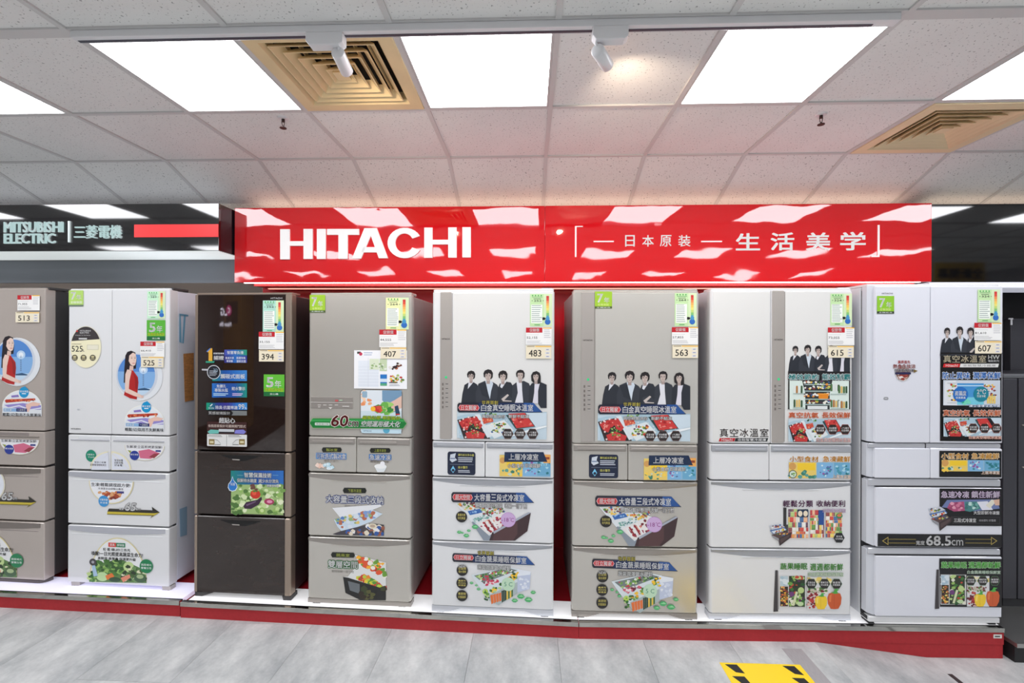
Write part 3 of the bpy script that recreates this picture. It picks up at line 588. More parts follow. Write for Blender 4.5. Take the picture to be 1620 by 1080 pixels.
def meat(p, hexes=True):       # trays of meat in a chilled drawer; frame x 26..1117, y 705..1030
    p.rect(26, 705, 1117, 1030, (196, 214, 224)); p.poly([(26, 760), (120, 735), (620, 705), (1117, 705), (1117, 880), (640, 1030), (60, 1030)], (172, 200, 214))
    p.poly([(28, 800), (270, 745), (430, 1030), (110, 1030)], (50, 40, 42)); p.poly([(240, 735), (300, 728), (450, 1000), (395, 1020)], (222, 232, 236))
    for q in (((50, 830), (110, 790), (180, 860), (150, 930), (90, 900)), ((110, 790), (190, 765), (240, 820), (190, 870)), ((200, 775), (265, 755), (335, 870), (300, 915), (240, 880)), ((125, 960), (230, 915), (370, 970), (350, 1028), (150, 1025))):
        p.poly(q, (198, 56, 56)); x = sum(a for a, b in q)/len(q); y = sum(b for a, b in q)/len(q); p.blobs(9, x-42, y-34, x+42, y+34, RED, 8, 20)
    for (x, y) in ((100, 790), (165, 768), (235, 765), (60, 812), (110, 920), (130, 1010)): p.circ(x, y, 12, (240, 214, 210), n=8)
    p.blobs(26, 180, 840, 290, 970, GRN, 6, 14)
    p.poly([(330, 780), (450, 760), (470, 820), (350, 850)], (206, 84, 64)); p.blobs(12, 340, 770, 460, 840, [(226, 110, 80), (200, 60, 50), (240, 160, 120)], 8, 16); p.blobs(10, 340, 715, 520, 745, GRN, 8, 18)
    p.poly([(350, 870), (600, 800), (720, 930), (480, 1030)], (226, 234, 236)); p.blobs(34, 430, 845, 620, 960, MIX+GRN, 8, 22)
    p.poly([(620, 740), (860, 715), (980, 880), (740, 910)], (40, 70, 70)); p.poly([(650, 725), (850, 715), (965, 875), (750, 900)], (206, 60, 58)); p.blobs(22, 690, 740, 930, 880, RED, 10, 26, quad=((660, 730), (850, 725), (950, 870), (750, 890)))
    p.poly([(860, 715), (1117, 712), (1117, 860), (985, 890)], (206, 222, 232)); p.poly([(985, 890), (1117, 865), (1117, 885), (700, 1000), (690, 985)], (238, 244, 246))
    p.blobs(26, 60, 760, 940, 990, [(255, 240, 235)], 5, 9)
def hexes(p, xs, y, r, t1, t2, ring=(110, 70, 60)):
    for x, a, b in zip(xs, t1, t2):
        p.hexa(x, y, r*1.06, ring); p.hexa(x, y, r*.97, (44, 38, 38)); p.text(a, x-r*.7, y-r*.42, x+r*.7, y-r*.06, W_, .02); p.text(b, x-r*.7, y+r*.04, x+r*.7, y+r*.40, W_, .02)
HEX1 = ('恆溫冷藏', '約08氣壓', '-1℃真空'); HEX2 = ('零水解凍', '抗氧守鮮', '低溫保鮮')
def banner_bar(p, x0, y0, x1, y1, badge, head_, sky=0):
    H = y1-y0; navy = (26, 44, 84)
    p.poly([(x0+H*.15, y0), (x1-H*1.0, y0+sky), (x1, y1+sky), (x0+H*.15, y1), (x0, y1-H*.2), (x0, y0+H*.2)], (34, 34, 48)); 
    p.poly([(x0+(x1-x0)*.25, y0+sky*.25), (x1-H*.95, y0+sky), (x1-H*.1, y1+sky-H*.05), (x0+(x1-x0)*.25, y1+sky*.25-H*.04)], navy)
    p.poly([(x0+(x1-x0)*.78, y0+sky*.78), (x1-H*.95, y0+sky), (x1-H*.1, y1+sky-H*.05), (x0+(x1-x0)*.78, y1+sky*.78-H*.04)], (40, 84, 150))
    a = x0+H*.1; b = x0+(x1-x0)*.26; p.shape(a, y0+H*.18, b, y1-H*.16, [(0, .5), (.08, .05), (.92, .05), (1, .5), (.92, .95), (.08, .95)], [list(range(6))], (236, 190, 190)); p.shape(a+H*.06, y0+H*.23, b-H*.06, y1-H*.21, [(0, .5), (.08, 0), (.92, 0), (1, .5), (.92, 1), (.08, 1)], [list(range(6))], (206, 60, 66))
    p.text(badge, a+H*.3, y0+H*.27, b-H*.3, y1-H*.24, W_, .03)
    n = len(head_); X0 = x0+(x1-x0)*.277; X1 = x1-H*.95
    for i, ch in enumerate(head_):
        xx = X0+(X1-X0)*i/n; yy = sky*((xx-x0)/(x1-x0)); p.text(ch, xx+1, y0+H*.18+yy, xx+(X1-X0)/n*.9, y1-H*.14+yy, W_, .03)
def freezer_pic(p):            # open freezer drawer; frame of the 5.4x view, x 110..755, y 125..455
    p.poly([(110, 135), (280, 125), (540, 215), (560, 250), (400, 430), (250, 300)], (226, 232, 236))
    p.poly([(120, 140), (270, 130), (330, 175), (200, 205)], (214, 214, 206)); p.blobs(34, 0, 0, 0, 0, MIX, 7, 15, quad=((130, 140), (270, 130), (330, 178), (205, 205)))
    p.poly([(215, 205), (320, 185), (345, 215), (235, 240)], (60, 110, 180)); p.blobs(6, 235, 200, 320, 225, [(150, 190, 230), (40, 90, 170)], 6, 14)
    p.blobs(60, 0, 0, 0, 0, MIX, 6, 14, quad=((330, 180), (510, 170), (545, 210), (360, 250))); p.blobs(30, 0, 0, 0, 0, [(120, 170, 160), (230, 236, 236), (70, 130, 130), (170, 200, 200)], 8, 16, quad=((260, 270), (400, 225), (420, 260), (280, 300)))
    p.poly([(300, 310), (520, 215), (600, 300), (430, 400), (360, 400)], (236, 232, 230)); p.blobs(60, 0, 0, 0, 0, [(190, 50, 60), (240, 236, 230), (120, 40, 50), (230, 170, 150), (160, 60, 90)], 6, 16, quad=((310, 320), (500, 240), (560, 330), (400, 390)))
    for i in range(5): p.poly([(330+20*i, 310-9*i), (342+20*i, 305-9*i), (392+20*i, 385-9*i), (380+20*i, 392-9*i)], (150, 40, 50) if i % 2 else (240, 240, 240))
    p.poly([(400, 415), (440, 385), (430, 455), (352, 455), (250, 300), (262, 292)], (140, 150, 162)); p.poly([(425, 385), (735, 215), (755, 220), (726, 375), (620, 456), (400, 456)], (64, 44, 48)); p.poly([(432, 380), (735, 213), (757, 218), (440, 398)], (170, 176, 190)); p.poly([(440, 398), (640, 290), (640, 400), (600, 456), (430, 456)], (86, 58, 60))
    p.circ(562, 278, 64, (190, 150, 206), n=24); p.circ(562, 278, 60, (206, 174, 218), n=24); p.text('-18 C', 506, 262, 612, 296, (136, 40, 128), .0); p.circ(578, 264, 4, (136, 40, 128), n=8)
def crisper_pic(p):            # vegetable drawer; frame of the 5.4x view, x 230..800, y 680..1010
    p.poly([(245, 750), (560, 680), (660, 700), (640, 790), (640, 900), (480, 1005), (400, 960), (300, 830)], (220, 230, 234))
    p.poly([(270, 755), (560, 690), (640, 710), (350, 820)], (120, 130, 130)); p.blobs(60, 0, 0, 0, 0, GRN+[(200, 60, 80), (240, 240, 240)], 7, 16, quad=((280, 760), (550, 700), (600, 720), (340, 810)))
    p.blobs(34, 0, 0, 0, 0, [(210, 60, 90), (226, 110, 130), (240, 230, 230), (120, 40, 60)], 8, 18, quad=((340, 820), (470, 780), (490, 800), (380, 845)))
    p.blobs(40, 0, 0, 0, 0, GRN+[(250, 200, 60), (240, 170, 40)], 8, 20, quad=((390, 880), (600, 750), (650, 780), (430, 900)))
    p.poly([(640, 745), (755, 725), (745, 870), (640, 900)], (196, 206, 228)); p.blobs(16, 655, 755, 735, 870, [(214, 222, 240), (230, 236, 246)], 8, 18)
    p.poly([(640, 700), (755, 720), (750, 745), (640, 760)], (232, 238, 246)); p.blobs(12, 585, 720, 645, 790, [(250, 200, 50), (40, 80, 40)], 8, 18)
    p.poly([(400, 920), (640, 810), (640, 905), (480, 1008), (400, 965)], (176, 190, 190))
    for i in range(4): p.poly([(408+24*i, 925-6*i), (430+24*i, 915-6*i), (438+22*i, 985-6*i), (420+22*i, 1000-8*i)], (232, 120, 60) if i < 4 else K_)
    for i in range(3): p.poly([(505+14*i, 885-4*i), (517+14*i, 880-4*i), (519+14*i, 975-8*i), (507+14*i, 985-8*i)], (34, 60, 36))
    for i in range(4): p.poly([(548+14*i, 880-5*i), (560+14*i, 876-5*i), (560+14*i, 955-8*i), (548+14*i, 962-8*i)], (238, 200, 60) if i % 2 == 0 else (70, 110, 50))
    p.circ(562, 828, 58, (196, 226, 196), n=22); p.text('5 C', 528, 810, 598, 846, (60, 140, 110), .0); p.circ(366, 890, 24, (190, 220, 90), n=12); p.blobs(14, 350, 870, 400, 960, GRN, 8, 16)
def leaves(p, pts):
    for x, y, r in pts:
        p.poly([(x-r, y), (x-r*.4, y-r*.6), (x+r*.5, y-r*.5), (x+r, y+r*.1), (x+r*.3, y+r*.6), (x-r*.5, y+r*.5)], (80, 180, 110)); p.poly([(x-r*.7, y), (x+r*.2, y-r*.35), (x+r*.8, y+r*.1), (x, y+r*.1)], (150, 216, 160))
def discs(p, lst):
    for x, y, r, a in lst:
        p.circ(x, y, r, (36, 34, 36), n=24); n = len(a); h = r*1.2/n
        for i, t in enumerate(a): p.text(t, x-r*.68, y-r*.6+h*i+1, x+r*.68, y-r*.6+h*(i+.8), (236, 222, 120), .02)
def small_box_pic(p, x0, y0, x1, y1):
    W = x1-x0; H = y1-y0; X = lambda a: x0+W*a; Y = lambda a: y0+H*a
    p.rect(x0, y0, x1, y1, (150, 190, 216)); p.rect(X(0), Y(0), X(.45), Y(1), (236, 206, 110)); p.circ(X(.06), Y(.25), W*.06, (214, 160, 90)); p.rect(X(.14), Y(.06), X(.43), Y(.5), (246, 206, 50))
    p.blobs(14, X(.02), Y(.6), X(.42), Y(.95), [(90, 160, 150), (60, 130, 110), (250, 210, 80), (200, 220, 210)], W*.02, W*.045)
    p.rect(X(.46), Y(.04), X(.72), Y(.96), (130, 184, 224)); p.blobs(16, X(.5), Y(.15), X(.7), Y(.88), [(60, 140, 150), (90, 110, 170), (210, 230, 240), (150, 90, 160)], W*.014, W*.03)
    p.rect(X(.74), Y(.04), X(1), Y(.96), (110, 172, 206)); p.blobs(18, X(.76), Y(.15), X(.98), Y(.88), [(70, 150, 170), (40, 120, 130), (170, 214, 230)], W*.016, W*.035)
# ---- the Hitachi-type five-section body
def lower_drawers(F, m, mh, y_row, y_d3, y_d4, seam, arc, bar=True, lipm=None, inset=2, r=.018, skirt=None):
    xl, xr = F.xl, F.xr
    # row of two drawers
    for a, b in ((xl, seam-.5), (seam+.5, xr)):
        d = F.slab('drawer', a, y_row[0], b, y_row[2], m, rl=r if a == xl else .003, rr=r if b == xr else .003)
        F.slab('handle_lip', a+inset, y_row[0]+1, b-inset, y_row[1], mh, yf=-.004, d=.02, par=d)
        F.slab('grip_recess', (a+xl+14)/2 if a == xl else a+4, y_row[1]-6, b-4 if a == xl else b-22, y_row[1]-1.2, M_hgrey if m in (M_white, M_wglass) else M_hsteel, yf=-.0055, d=.004, par=d)
    for y in (y_d3, y_d4):
        d = F.slab('drawer', xl, y[0], xr, y[1], m, rl=r, rr=r); F.lip(xl+inset, xr-inset, y[0]+.8, y[0]+arc[0], y[0]+arc[1], mh, d)
        if bar: F.lip(xl+inset+(xr-xl)*.22, xr-inset-(xr-xl)*.22, y[0]+arc[1]-1, y[0]+arc[1]-.5, y[0]+arc[1]+5, M_wht2 if m in (M_white, M_wglass) else m, d, yf=-.003, d=.006)
    return
def skirt(F, y0, yf, m, lobe=30, arch=3, foot=True):
    xl, xr = F.xl, F.xr
    y0 += .9; F.ex('kick_plate', [(xl, y0), (xr, y0), (xr, yf-2), (xr-3, yf), (xr-lobe+6, yf), (xr-lobe-16, y0+arch), (xl+lobe+16, y0+arch), (xl+lobe-6, yf), (xl+3, yf), (xl, yf-2)], .008, .06, m)
    for x in (xl+14, xr-14): F.ex('foot', [(x-6, yf-3), (x+6, yf-3), (x+5, yf+2), (x-5, yf+2)], .0, .05, M_foot)
    for x in (F.u0+.06, F.u1-.06): MB().tube((x, F.depth-.08, 0), (x, F.depth-.08, .035), .018, n=10).ob('foot', M_foot, F.root, 40)
def topcap(F, m, y1):
    F.slab('top_cap', F.xl+1, y1-3.6, F.xr-1, y1+1, m, yf=.004, d=F.depth-.05 if False else .10, rl=.01, rr=.01)
    F.slab('hinge_cover', F.xr-22, y1-5.4, F.xr-1, y1+1, m, yf=.008, d=.09, rl=.008, rr=.012)
def ctrl_strip(F, x0, x1, y0, y1, ylogo, yind, n=6):
    F.slab('grip_slot', x1+.3, y0+1, x1+1.6, y1-1, M_hsteel, yf=-.0005, d=.01); s = F.slab('control_strip', x0, y0, x1, y1, M_silver, yf=-.0035, d=.02, rl=.002, rr=.002)
    c = (x0+x1)/2; w = x1-x0; v = (0, 0, 1); p = F.pr(v, .0045)
    p.text('HITACHI', c-w*.34, ylogo-1.2, c+w*.34, ylogo+1.2, (70, 66, 64), .02)
    p.circ(c+w*.02, yind, 2.0, (60, 225, 140), n=10)
    for i in range(n):
        y = yind+10+i*7.2; p.rect(c-w*.02, y, c+w*.2, y+1.1, (90, 86, 84)); p.rect(c-w*.02, y+1.6, c+w*.2, y+2.2, (205, 203, 200)); p.rect(c-w*.32, y-1, c-w*.2, y+3, (120, 112, 108))
    tag(p.build('control_print', s), kind='stuff'); return s
V7 = (670, 450, 4.1545); V8 = (670, 690, 3.723); V9 = (890, 450, 4.1545); V10 = (890, 690, 3.723); V11 = (1100, 450, 4.1555); V12 = (1100, 690, 3.726)
V13 = (1360, 440, 4.0); V14 = (1360, 690, 3.4846); V1 = (0, 440, 4.153); V2 = (0, 660, 3.6); V3 = (290, 440, 4.155); V4 = (290, 690, 4.0); V5 = (470, 450, 4.1545); V6 = (470, 690, 3.723)
P1 = (0, 0, 1)
def DD(yf): return (EYE-PLT)*FPX/(yf-540)
def five_door(F, vm, vf, vc, mask, r1, r2, v7):
    # magnets on the door and drawers of both five-section refrigerators with a side control strip
    p = F.pr(vm); p.rect(26, 700, 1117, 1030, (200, 214, 222)); men(p, 5); meat(p)
    banner_bar(p, 30, 592, 1068, 708, '日立獨家', '白金真空睡眠冰溫室'); p.text('世界首創', 328, 566, 524, 610, (240, 226, 110), .02, oc=(30, 30, 30), ow=.06)
    p.text('真空絕氧冰存', 328, 736, 612, 778, W_, .03, oc=(40, 30, 30), ow=.06); p.text('新鮮不結凍', 655, 736, 900, 778, W_, .03, oc=(40, 30, 30), ow=.06)
    hexes(p, (643, 793, 945), 968, 66, HEX1, HEX2); p.build('poster', F.root, 'die-cut poster of five men in dark suits over trays of meat')
    p = F.pr(vf); freezer_pic(p); banner_bar(p, 77, 42, 784, 128, '超大空間', '大容量三段式冷凍室', 6); p.text('輕鬆分類好整理', 282, 140, 510, 178, W_, .03, oc=(60, 40, 40), ow=.06); p.text('收納一目了然', 532, 142, 722, 182, W_, .03, oc=(60, 40, 40), ow=.06)
    discs(p, [(164, 252, 48, ('急速冷凍', '均勻降溫'))]); leaves(p, [(280, 338, 30), (226, 370, 18), (145, 383, 22), (170, 388, 14), (205, 412, 26)]); p.build('poster', F.root, 'cut-out sticker of an open freezer drawer at minus eighteen degrees')
    p = F.pr(vc); crisper_pic(p); banner_bar(p, 86, 562, 792, 636, '日立獨家', '白金蔬果睡眠保鮮室', 30); p.text('世界首創', 300, 545, 438, 580, (240, 226, 110), .02, oc=(30, 30, 30), ow=.06)
    p.text('蔬果潤澤鎖水藏鮮', 300, 668, 582, 706, W_, .03, oc=(50, 60, 50), ow=.06); discs(p, [(170, 708, 48, ('白金觸', '保水保鮮')), (168, 818, 48, ('最高可', '約95%', '保濕度')), (168, 924, 48, ('高密閉', '抑菌鎖鮮'))])
    p.text('NEW', 140, 664, 200, 686, W_, .03, oc=(20, 20, 20), ow=.05); leaves(p, [(250, 816, 18), (290, 836, 14), (310, 868, 18), (775, 896, 24), (670, 930, 34), (618, 965, 28), (735, 958, 36)]); p.build('poster', F.root, 'cut-out sticker of a vegetable drawer at five degrees')
    # row stickers
    x0, y0, x1, y1 = r1; p = F.pr(v7); p.rrect(x0, y0, x1, y1, 14, (24, 34, 60)); W = x1-x0; H = y1-y0
    p.poly([(x0+W*.1, y0+H*.12), (x0+W*.3, y0+H*.06), (x0+W*.26, y0+H*.24), (x0+W*.34, y0+H*.36), (x0+W*.16, y0+H*.46), (x0+W*.08, y0+H*.36)], (206, 214, 224)); p.rect(x0+W*.1, y0+H*.27, x0+W*.28, y0+H*.31, (90, 110, 150))
    p.poly([(x0+W*.2, y0+H*.6), (x0+W*.28, y0+H*.78), (x0+W*.2, y0+H*.92), (x0+W*.11, y0+H*.78)], (120, 196, 232)); p.circ(x0+W*.2, y0+H*.8, W*.05, (24, 34, 60), n=12)
    p.text('專利給冰淨水器', x0+W*.38, y0+H*.09, x0+W*.95, y0+H*.19, (226, 222, 110), .02); p.bars(x0+W*.38, y0+H*.25, x0+W*.95, y0+H*.48, 3, (210, 216, 226), .45); p.rect(x0+W*.08, y0+H*.545, x1-W*.06, y0+H*.555, (150, 160, 180))
    p.text('給水警示', x0+W*.38, y0+H*.62, x0+W*.72, y0+H*.73, (226, 222, 110), .02); p.bars(x0+W*.38, y0+H*.80, x0+W*.9, y0+H*.93, 2, (210, 216, 226), .45); p.build('poster', F.root, 'dark navy sticker on the left small drawer')
    x0, y0, x1, y1 = r2; W = x1-x0; H = y1-y0; p = F.pr(v7); small_box_pic(p, x0, y0+H*.12, x1, y1); p.rect(x0+W*.86, y0+H*.1, x1, y0+H*.45, (236, 170, 90)); p.rect(x0+W*.88, y0+H*.2, x1-W*.02, y0+H*.3, (150, 70, 40))
    p.poly([(x0+W*.1, y0), (x0+W*.86, y0), (x0+W*.94, y0+H*.4), (x0+W*.09, y0+H*.4)], (24, 44, 76)); p.text('上層冷凍室', x0+W*.18, y0+H*.07, x0+W*.76, y0+H*.33, W_, .025)
    p.text('小型食材', x0+W*.16, y0+H*.47, x0+W*.48, y0+H*.64, W_, .03, oc=(60, 50, 40), ow=.06); p.text('即凍藏鮮', x0+W*.5, y0+H*.47, x0+W*.80, y0+H*.64, W_, .03, oc=(60, 50, 40), ow=.06)
    p.build('poster', F.root, 'colourful sticker of small frozen foods on the right small drawer')
G1 = 'refrigerators lined up on the display platforms'
# ---------------- white five-section refrigerator, card 483
F = Fridge('white refrigerator with silver control strip at its left edge and capacity card 483', G1, 780, DD(972), .068, 684, 877, 457.5)
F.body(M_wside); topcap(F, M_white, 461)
d = F.slab('door', 684, 461, 877, 698, M_white, rl=.016, rr=.016); F.slab('face_panel', 717, 463, 875.5, 696.5, M_wglass, yf=-.0015, d=.01, par=d)
ctrl_strip(F, 696.5, 714.5, 461.5, 696, 536, 596.5)
lower_drawers(F, M_white, M_hgrey, (699.5, 709, 755), (757, 857), (859, 961.5), 768, (5, 12)); skirt(F, 961.5, 971, M_wside)
five_door(F, (720, 560, 7.7125), (700, 770, 5.4), (700, 770, 5.4), None, (142, 90, 306, 226), (448, 92, 748, 236), V8)
energy(F, V7, 700, 62, 845, 275, '252'); price(F, V7, 674, 283, 842, 396, '52,155'); capac(F, V7, 674, 400, 840, 486, '483')
F5 = F
# ---------------- steel-grey five-section refrigerator, card 563
F = Fridge('steel-grey refrigerator with control strip at its left edge and capacity card 563', G1, 1005, DD(978), .035, 906, 1105.5, 458)
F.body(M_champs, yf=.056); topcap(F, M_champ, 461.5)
d = F.slab('door', 906, 461, 1105.5, 702, M_champ, rl=.016, rr=.012); F.slab('face_panel', 941.5, 462.5, 1104.5, 700, mat('champagne_panel', (216, 214, 207), .2, metal=.35), yf=-.0015, d=.01, par=d)
ctrl_strip(F, 919.5, 940, 461.5, 700, 538, 600)
lower_drawers(F, M_champ, M_hsteel, (703, 714, 760), (762, 865), (867, 968.5), 994, (5, 12)); skirt(F, 968.5, 978, M_hsteel)
five_door(F, (941.9, 561.8, 7.465, 7.62), (926.8, 775.6, 5.197), (920.2, 775.3, 5.212), None, (155, 107, 327, 245), (478, 112, 785, 256), V10)
years(F, V9, 212, 46, 325, 158, '7', (158, 200, 50), (80, 96, 50)); energy(F, V9, 736, 56, 880, 274, '264'); price(F, V9, 716, 280, 888, 394, '57,855'); capac(F, V9, 720, 398, 888, 482, '563')
# ---------------- steel-grey narrow refrigerator, card 407
F = Fridge('silver-grey refrigerator with a 60 cm green arrow banner and capacity card 407', G1, 569, DD(958), .075, 487.5, 651, 465)
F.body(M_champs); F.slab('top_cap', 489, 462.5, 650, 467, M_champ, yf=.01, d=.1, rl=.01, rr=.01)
d = F.slab('door', 487.5, 466.5, 651, 690.5, M_champ, rl=.022, rr=.022)
p = F.pr(V5); pnl = F.slab('control_panel', 492, 627.5, 559, 647, M_hsteel, yf=-.002, d=.01)
p = F.pr(V5, .0050); p.rect(92, 772, 370, 775, (214, 210, 206)); p.rect(252, 756, 272, 768, (200, 90, 90)); p.rect(280, 756, 300, 762, (190, 220, 190))
for x in (148, 184, 222, 260): p.rect(x-10, 788, x+12, 793, (216, 212, 208))
p.rect(140, 800, 156, 806, (216, 212, 208)); p.poly([(208, 804), (236, 804), (222, 818)], (216, 212, 208)); p.rect(300, 796, 345, 802, (216, 212, 208)); tag(p.build('control_print', pnl), kind='stuff')
lower_drawers(F, M_champ, M_hsteel, (692, 703, 747.5), (750, 849.5), (852, 949.5), 564.5, (6, 12)); skirt(F, 949.5, 958, M_hsteel, 26)
years(F, V5, 84, 68, 186, 184, '7', (158, 200, 50), (80, 100, 50)); energy(F, V5, 584, 86, 735, 295, '264', tint=(236, 240, 180)); price(F, V5, 543, 296, 720, 411, '44,555')
p = F.pr(V5, .0032); p.rect(376, 432, 724, 684, (246, 247, 250)); p.rect(396, 440, 420, 455, (60, 64, 60)); p.circ(420, 456, 11, (200, 60, 90)); p.bars(440, 444, 500, 472, 2, (190, 200, 220))
p.rect(404, 500, 538, 672, (232, 238, 246))
for i in range(7): p.rect(404, 540+i*20, 538, 541.5+i*20, (204, 212, 224))
p.rect(468, 480, 470, 672, (214, 220, 230)); p.rect(478, 488, 540, 558, (222, 232, 206)); p.rect(544, 488, 592, 568, (200, 216, 180)); p.blobs(12, 484, 495, 588, 560, [(150, 180, 120), (232, 238, 226), (110, 140, 100)], 4, 10)
p.blobs(14, 612, 510, 690, 556, [(120, 60, 40), (180, 100, 70), (60, 40, 40), (230, 226, 220)], 6, 14, quad=((612, 545), (670, 508), (692, 520), (640, 560))); p.rect(548, 590, 592, 664, (40, 120, 196)); p.rect(548, 618, 592, 640, (214, 230, 244)); p.rect(548, 648, 592, 664, (90, 170, 130))
p.blobs(26, 610, 596, 700, 640, MIX+GRN, 6, 13); p.rect(606, 640, 662, 646, (60, 60, 60)); p.bars(606, 655, 690, 668, 2, (190, 196, 204)); p.build('leaflet', F.root, 'white leaflet with tables and small food pictures')
capac(F, V5, 552, 412, 720, 486, '407')
p = F.pr(V5); p.rrect(415, 690, 692, 982, 24, (96, 90, 82)); p.rrect(419, 694, 688, 978, 22, (226, 234, 240)); p.poly([(419, 830), (688, 830), (688, 880), (419, 880)], (206, 224, 230))
p.poly([(560, 695), (688, 695), (688, 800), (640, 840), (560, 760)], (120, 156, 186)); p.poly([(640, 760), (688, 730), (688, 810), (600, 850), (560, 800)], (226, 190, 172)); p.blobs(12, 424, 700, 490, 790, [(240, 176, 130), (248, 210, 180), (236, 150, 100)], 10, 22); p.rrect(428, 700, 462, 742, 8, (150, 180, 200))
p.blobs(22, 530, 770, 625, 850, [(60, 140, 60), (110, 180, 80), (160, 210, 110)], 12, 26); p.blobs(8, 500, 795, 560, 845, [(200, 50, 50), (220, 80, 60)], 14, 24); p.circ(500, 816, 16, (250, 190, 50)); p.poly([(642, 800), (664, 792), (678, 850), (650, 862)], (40, 70, 96)); p.rect(650, 848, 676, 856, (200, 50, 40))
p.rect(424, 946, 686, 976, (198, 224, 236)); p.text('HITACHI', 438, 956, 490, 966, (50, 90, 130), .02); p.circ(588, 955, 22, (90, 170, 200)); p.build('poster', F.root, 'rounded photo sticker of vegetables in a bag')
p = F.pr(V5, .0050); p.poly([(82, 908), (104, 874), (700, 876), (726, 912), (700, 948), (104, 944)], (150, 170, 130)); p.poly([(86, 908), (107, 878), (698, 880), (721, 912), (698, 944), (107, 940)], (24, 122, 54)); p.poly([(100, 884), (700, 886), (712, 900), (94, 898)], (56, 160, 80))
p.text('60', 224, 858, 332, 930, (110, 34, 34), .03, oc=(246, 240, 236), ow=.05, sk=.10); p.text('cm', 334, 898, 402, 930, (90, 50, 46), .02, oc=(246, 240, 236), ow=.05, sk=.06); p.rrect(120, 906, 218, 924, 4, (206, 216, 206)); p.text('寬度僅只有', 128, 909, 210, 921, (90, 130, 100), 0)
p.text('空間運用極大化', 418, 896, 672, 934, W_, .035, sk=.05, oc=(20, 70, 40), ow=.04); p.text('極致貼壁 窄型設計', 428, 862, 678, 886, (200, 226, 60), .03, oc=(20, 90, 40), ow=.06, sk=.03); p.build('banner_sticker', F.root, 'green arrow-shaped banner reading 60 cm')
def black_tag(p, x0, y0, x1, y1, t): p.shape(x0, y0, x1, y1, [(0, .5), (.06, .05), (.94, 0), (1, .45), (.95, .9), (.06, 1)], [list(range(6))], (26, 30, 24)); W = x1-x0; H = y1-y0; p.text(t, x0+W*.22, y0+H*.22, x1-W*.22, y1-H*.2, (190, 200, 90), .02)
p = F.pr(V6); black_tag(p, 146, 64, 264, 94, '製冰室'); p.rect(112, 98, 292, 134, (100, 150, 200)); p.text('可拆洗式製冰盒', 116, 100, 288, 132, W_, .03, oc=(30, 90, 170), ow=.11); p.text('衛生又省力', 160, 138, 244, 150, (110, 100, 90), 0); p.blobs(10, 118, 160, 160, 186, [(236, 196, 176), (240, 214, 200)], 8, 14); p.blobs(10, 160, 158, 206, 192, [(190, 222, 234), (226, 240, 246)], 8, 16); p.build('poster', F.root, 'small cut-out sticker of ice trays')
p = F.pr(V6); black_tag(p, 428, 68, 552, 98, '上層冷凍室'); p.rect(424, 106, 556, 138, (70, 130, 190)); p.text('急速冷凍', 428, 108, 552, 138, W_, .03, oc=(30, 90, 170), ow=.11); p.text('瞬間鎖住美味', 432, 142, 540, 156, (90, 84, 80), 0)
p.poly([(456, 176), (530, 178), (512, 210), (474, 210)], (226, 232, 234)); p.circ(492, 176, 36, (244, 246, 246), ry=14); p.circ(504, 160, 14, (244, 244, 248)); p.build('poster', F.root, 'small cut-out sticker of a bowl of rice')
p = F.pr(V6); black_tag(p, 270, 302, 410, 336, '下層冷凍室'); p.rect(168, 344, 512, 398, (96, 130, 170)) if False else None; p.text('大容量三段式收納', 172, 350, 508, 394, W_, .03, oc=(36, 62, 130), ow=.12); p.text('輕鬆分類好整理', 282, 406, 404, 422, (110, 104, 100), 0)
p.poly([(208, 420), (490, 400), (500, 410), (400, 450), (260, 484)], (234, 236, 240)); p.poly([(218, 490), (440, 430), (505, 455), (440, 500), (270, 566), (238, 530)], (206, 222, 236)); p.blobs(44, 0, 0, 0, 0, [(90, 130, 190), (230, 200, 110), (220, 230, 240), (190, 110, 80), (150, 180, 120), (130, 160, 210)], 9, 20, quad=((235, 488), (430, 440), (490, 462), (270, 550)))
p.poly([(210, 575), (260, 556), (440, 512), (512, 520), (512, 584), (240, 580)], (70, 66, 74)); p.blobs(40, 0, 0, 0, 0, [(50, 90, 160), (230, 220, 200), (150, 90, 70), (236, 236, 240), (90, 80, 80)], 9, 18, quad=((240, 575), (400, 525), (508, 530), (505, 575))); p.circ(446, 528, 26, (236, 226, 200), ry=16); p.circ(446, 527, 16, (190, 170, 150), ry=9); p.build('poster', F.root, 'cut-out sticker of three stacked freezer trays')
p = F.pr(V6); p.poly([(340, 696), (524, 742), (524, 964), (372, 962), (286, 920), (272, 826), (300, 824), (370, 740)], (228, 230, 228)); p.blobs(70, 0, 0, 0, 0, [(230, 90, 50), (250, 180, 50), (110, 160, 60), (200, 50, 40), (150, 190, 90), (246, 240, 230)], 10, 20, quad=((350, 706), (520, 750), (520, 830), (370, 745)))
p.blobs(50, 0, 0, 0, 0, [(190, 210, 70), (230, 210, 60), (90, 150, 60), (240, 140, 50), (210, 60, 50)], 10, 22, quad=((350, 830), (400, 820), (520, 885), (510, 900))); p.poly([(272, 826), (300, 830), (524, 900), (524, 964), (372, 962), (286, 920)], (34, 34, 34)); p.poly([(300, 850), (370, 868), (370, 925), (312, 905)], (110, 116, 120)); p.blobs(14, 375, 880, 515, 950, [(60, 70, 40), (90, 90, 50), (50, 40, 30)], 10, 24)
black_tag(p, 200, 682, 342, 714, '蔬果室'); p.text('雙層空間', 184, 732, 358, 774, W_, .03, oc=(30, 110, 50), ow=.13); p.text('食材收納一目了然', 204, 788, 336, 802, (100, 96, 90), 0); p.build('poster', F.root, 'cut-out sticker of a vegetable drawer with two layers')
